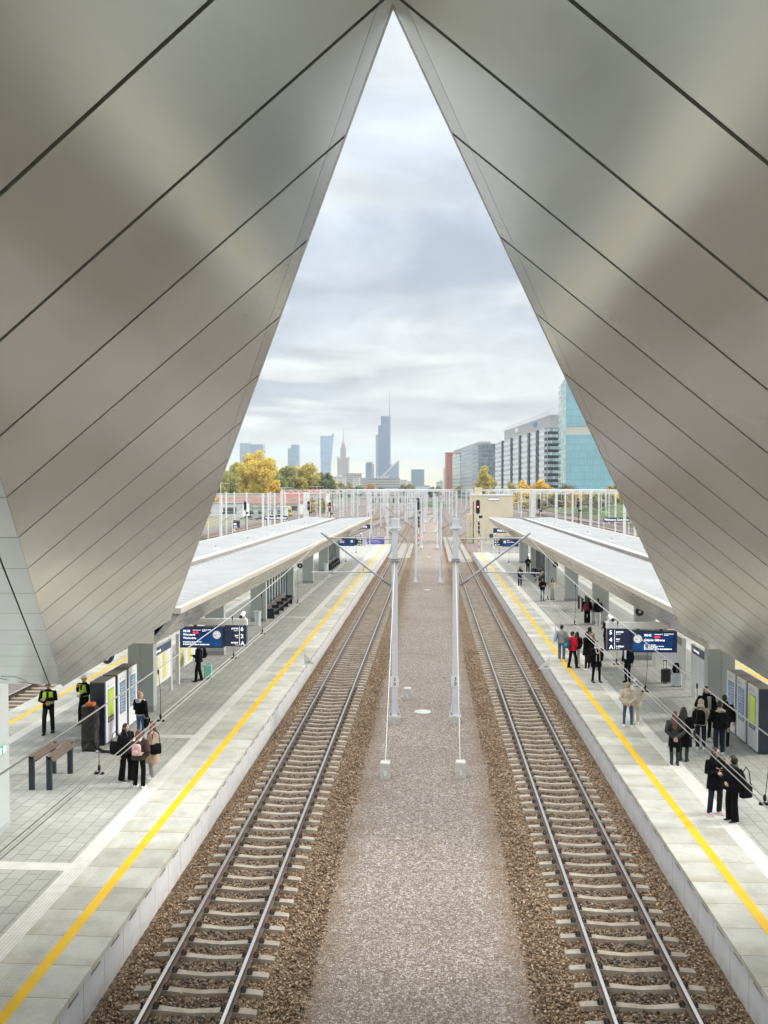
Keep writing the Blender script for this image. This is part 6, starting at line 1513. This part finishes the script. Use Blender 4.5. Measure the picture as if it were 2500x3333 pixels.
p = person('bald man in open black coat with long white scarf', 7.42, 38.5, 14, 1.80, 'black', 'thigh', .04, 'black', 'slim', 'black', None, ('bald', None), ('pocket', 'chest'), ((.16, -.02), (-.15, .02)), head=20, extra=('scarf',)); bag(p, 'black bag at the right elbow of the bald man', 'black', (-.34, .06, .86), .34, .30, .16, .4)
person('person in dark suit jacket and white shirt standing sideways under right indicator', 8.82, 38.5, -58, 1.80, 'navy', 'hip', .02, 'navy', 'slim', 'black', None, ('short', 'dark'), ('down', 'down'), inner='white', head=-10)
person('thin person with white hood behind the right indicator plate', 9.45, 46.2, -62, 1.80, 'navy', 'thigh', .0, 'black', 'slim', 'black', None, ('hood', 'white'), ('phone', 'phone'))
p = person('person seen from behind in black with a wine red bag by leaning rail', 10.05, 55.2, 172, 1.72, 'black', 'hip', .03, 'black', 'wide', 'white', None, ('long', 'brown'), ('front', 'down'), head=-10); backpack(p, 'wine red rucksack on the person by the leaning rail', 'wine', (.08, .2, .93), .34, .40, .18)
person('person in pale trousers half hidden by the third right pillar', 10.62, 54.6, 190, 1.72, 'black', 'hip', .02, 'white', 'straight', 'white', None, ('short', 'dark'), ('down', 'down'))
# right platform, front
person('short blond haired person from behind in beige jacket, hands held behind back', 7.19, 31.3, 168, 1.64, 'beige', 'hip', .05, 'jean2', 'slim', 'white', None, ('short', 'blond'), ('behind', 'behind'), ((.15, .0), (-.14, .08)), head=-25, inner='white', extra=('hooddown', 'belt'))
person('person in cream coat, white cap and pale blue scarf facing the camera', 7.56, 31.75, -16, 1.66, 'cream', 'thigh', .05, 'cream', 'straight', 'white', None, ('beanie', 'white', 'dark'), ('pocket', 'pocket'), extra=('bluescarf',))
person('person in dark leather jacket and boots with hands clasped behind', 7.67, 27.05, 172, 1.68, 'leather', 'waist', .025, 'black', 'slim', 'boots', None, ('long', 'red'), ('behind', 'behind'), ((.09, .0), (-.09, .04)), head=-25, skirt='black', extra=('belt', 'headphones'))
person('long brown haired person in flared black coat and tall boots', 8.06, 27.45, 150, 1.72, 'black', 'knee', .03, 'black', 'slim', 'boots', None, ('long', 'dark'), ('front', 'front'), head=20)
p = person('stooping person in beige top with a big black sling bag', 9.0, 28.75, 160, 1.66, 'beige', 'hip', .03, 'dkjean', 'straight', 'white', None, ('hood', 'beige'), ('front', 'front'), tilt=25); backpack(p, 'big black sling bag on the beige top', 'black', (.06, .22, .93), .42, .46, .22)
person('tall fair haired youth in black jacket with raised collar, facing camera', 9.5, 29.75, 14, 1.86, 'black', 'thigh', .05, 'black', 'slim', 'white', None, ('short', 'brown'), ('pocket', 'pocket'), head=15, extra=('collar',), inner='ltgrey')
p = person('person from behind with yellow shoulder patches and white hood', 9.4, 28.1, 182, 1.78, 'black', 'hip', .045, 'dkjean', 'straight', 'white', None, ('short', 'black'), ('front', 'down'), ((.11, .0), (-.14, -.12)), head=-30, extra=('whitehood', 'yellowpatch')); backpack(p, 'black backpack with pale print below the yellow patches', 'black', (0, .24, .95), .36, .48, .19)
person('dark haired person in black jacket nearest the right kiosks', 9.86, 29.0, 150, 1.76, 'black', 'hip', .05, 'black', 'slim', 'black', True, ('short', 'dark'), ('front', 'down'), extra=('collar',))
p = person('long haired person with glasses, pink printed shirt and pink sneakers', 7.58, 22.95, 14, 1.78, 'black', 'thigh', .025, 'dkjean', 'straight', 'pink', None, ('long', 'dark'), ('phone', 'phone'), ((.13, .02), (-.17, -.02)), head=28, inner='black', extra=('print', 'glasses')); phone(p, 'phone held at the waist by the person with pink sneakers', (0, -.36, 1.21))
p = person('person in black headscarf, bulky black coat and striped black sneakers', 7.86, 22.45, -70, 1.72, 'black', 'hip', .09, 'black', 'wide', 'black', True, ('hijab', 'black'), ('pocket', 'front'), head=-10); bag(p, 'black shoulder bag at back of the person in headscarf', 'black', (.26, .2, .72), .36, .34, .16, .45)
suitcase(10.5, 38.5, .35, M('black shell', (.015, .015, .017), .35), 'tall black suitcase with raised handle by timetable board'); s_ = suitcase(10.78, 37.85, .1, M('silver shell', (.62, .66, .72), .3, .3), 'silver suitcase beside the black one', handle=False, h=.54)
t = thing('backpack', 'black backpack with white strap on top of the silver suitcase', 'backpack', (10.78, 37.85, 1.37), .1, 'backpacks')
b1 = MB(); b1.loft([((0, 0, 0), .17, .10), ((0, 0, .12), .19, .12), ((0, 0, .32), .15, .10), ((0, 0, .42), .08, .05)], 14); obj('bag', b1, C['black'], t, smooth=True)
b1 = MB(); b1.tube([(-.03, -.11, .38), (-.03, -.135, .2), (-.03, -.12, .02)], [(.02, .006)] * 3, 6); obj('strap', b1, C['white'], t)
b1 = MB(); b1.tube([(-.14, -.05, .30), (-.24, -.05, .12), (-.25, -.05, -.06), (-.17, -.05, -.02)], .012, 6); obj('loose_strap', b1, C['black'], t)
# far along the right platform
person('distant person in black hooded top near the far right pillar', 9.93, 87.6, 5, 1.74, 'black', 'hip', .02, 'dkjean', 'straight', 'black', None, ('hood', 'black'), ('phone', 'phone'), far=True)
person('distant long haired person in black standing on tactile strip', 7.99, 76.7, -10, 1.70, 'black', 'hip', .02, 'black', 'straight', 'black', None, ('long', 'black'), ('phone', 'phone'), far=True)
person('distant person in blue jeans looking at a phone', 8.66, 66.5, 8, 1.74, 'black', 'hip', .03, 'jean', 'slim', 'black', None, ('hood', 'black'), ('phone', 'phone'), far=True)
person('distant person in cream hooded jacket and grey trousers', 9.52, 67.1, 12, 1.66, 'cream', 'hip', .04, 'ltgrey', 'wide', 'black', None, ('long', 'black'), ('pocket', 'pocket'), far=True)
person('distant seated person in pink grey top on bench by right glass screen', 10.42, 80.2, -85, 1.68, 'ltgrey', 'hip', .03, 'ltgrey', 'straight', 'white', None, ('long', 'brown'), ('lap', 'lap'), far=True, sit=True)
person('distant seated person in black on bench by right glass screen', 10.42, 81.1, -80, 1.72, 'black', 'hip', .03, 'black', 'straight', 'black', None, ('short', 'dark'), ('lap', 'lap'), far=True, sit=True)

# ------------------------------------------------------------------ haze
m = bpy.data.materials.new('haze'); m.use_nodes = True; gg = G(m.node_tree); gg.n.clear()
pv = gg.new('ShaderNodeVolumePrincipled'); pv.inputs['Color'].default_value = (.92, .96, 1.0, 1); pv.inputs['Density'].default_value = 0.00017; pv.inputs['Anisotropy'].default_value = 0.2
mo = gg.new('ShaderNodeOutputMaterial'); gg.l.new(pv.outputs[0], mo.inputs['Volume'])
b1 = MB(); b1.bb(-6100, 6100, -120, 7100, -1.6, 330); hz_ = obj('haze', b1, m); hz_['kind'] = 'stuff'; tag(hz_, 'thin morning haze over the tracks and the far skyline', 'haze')
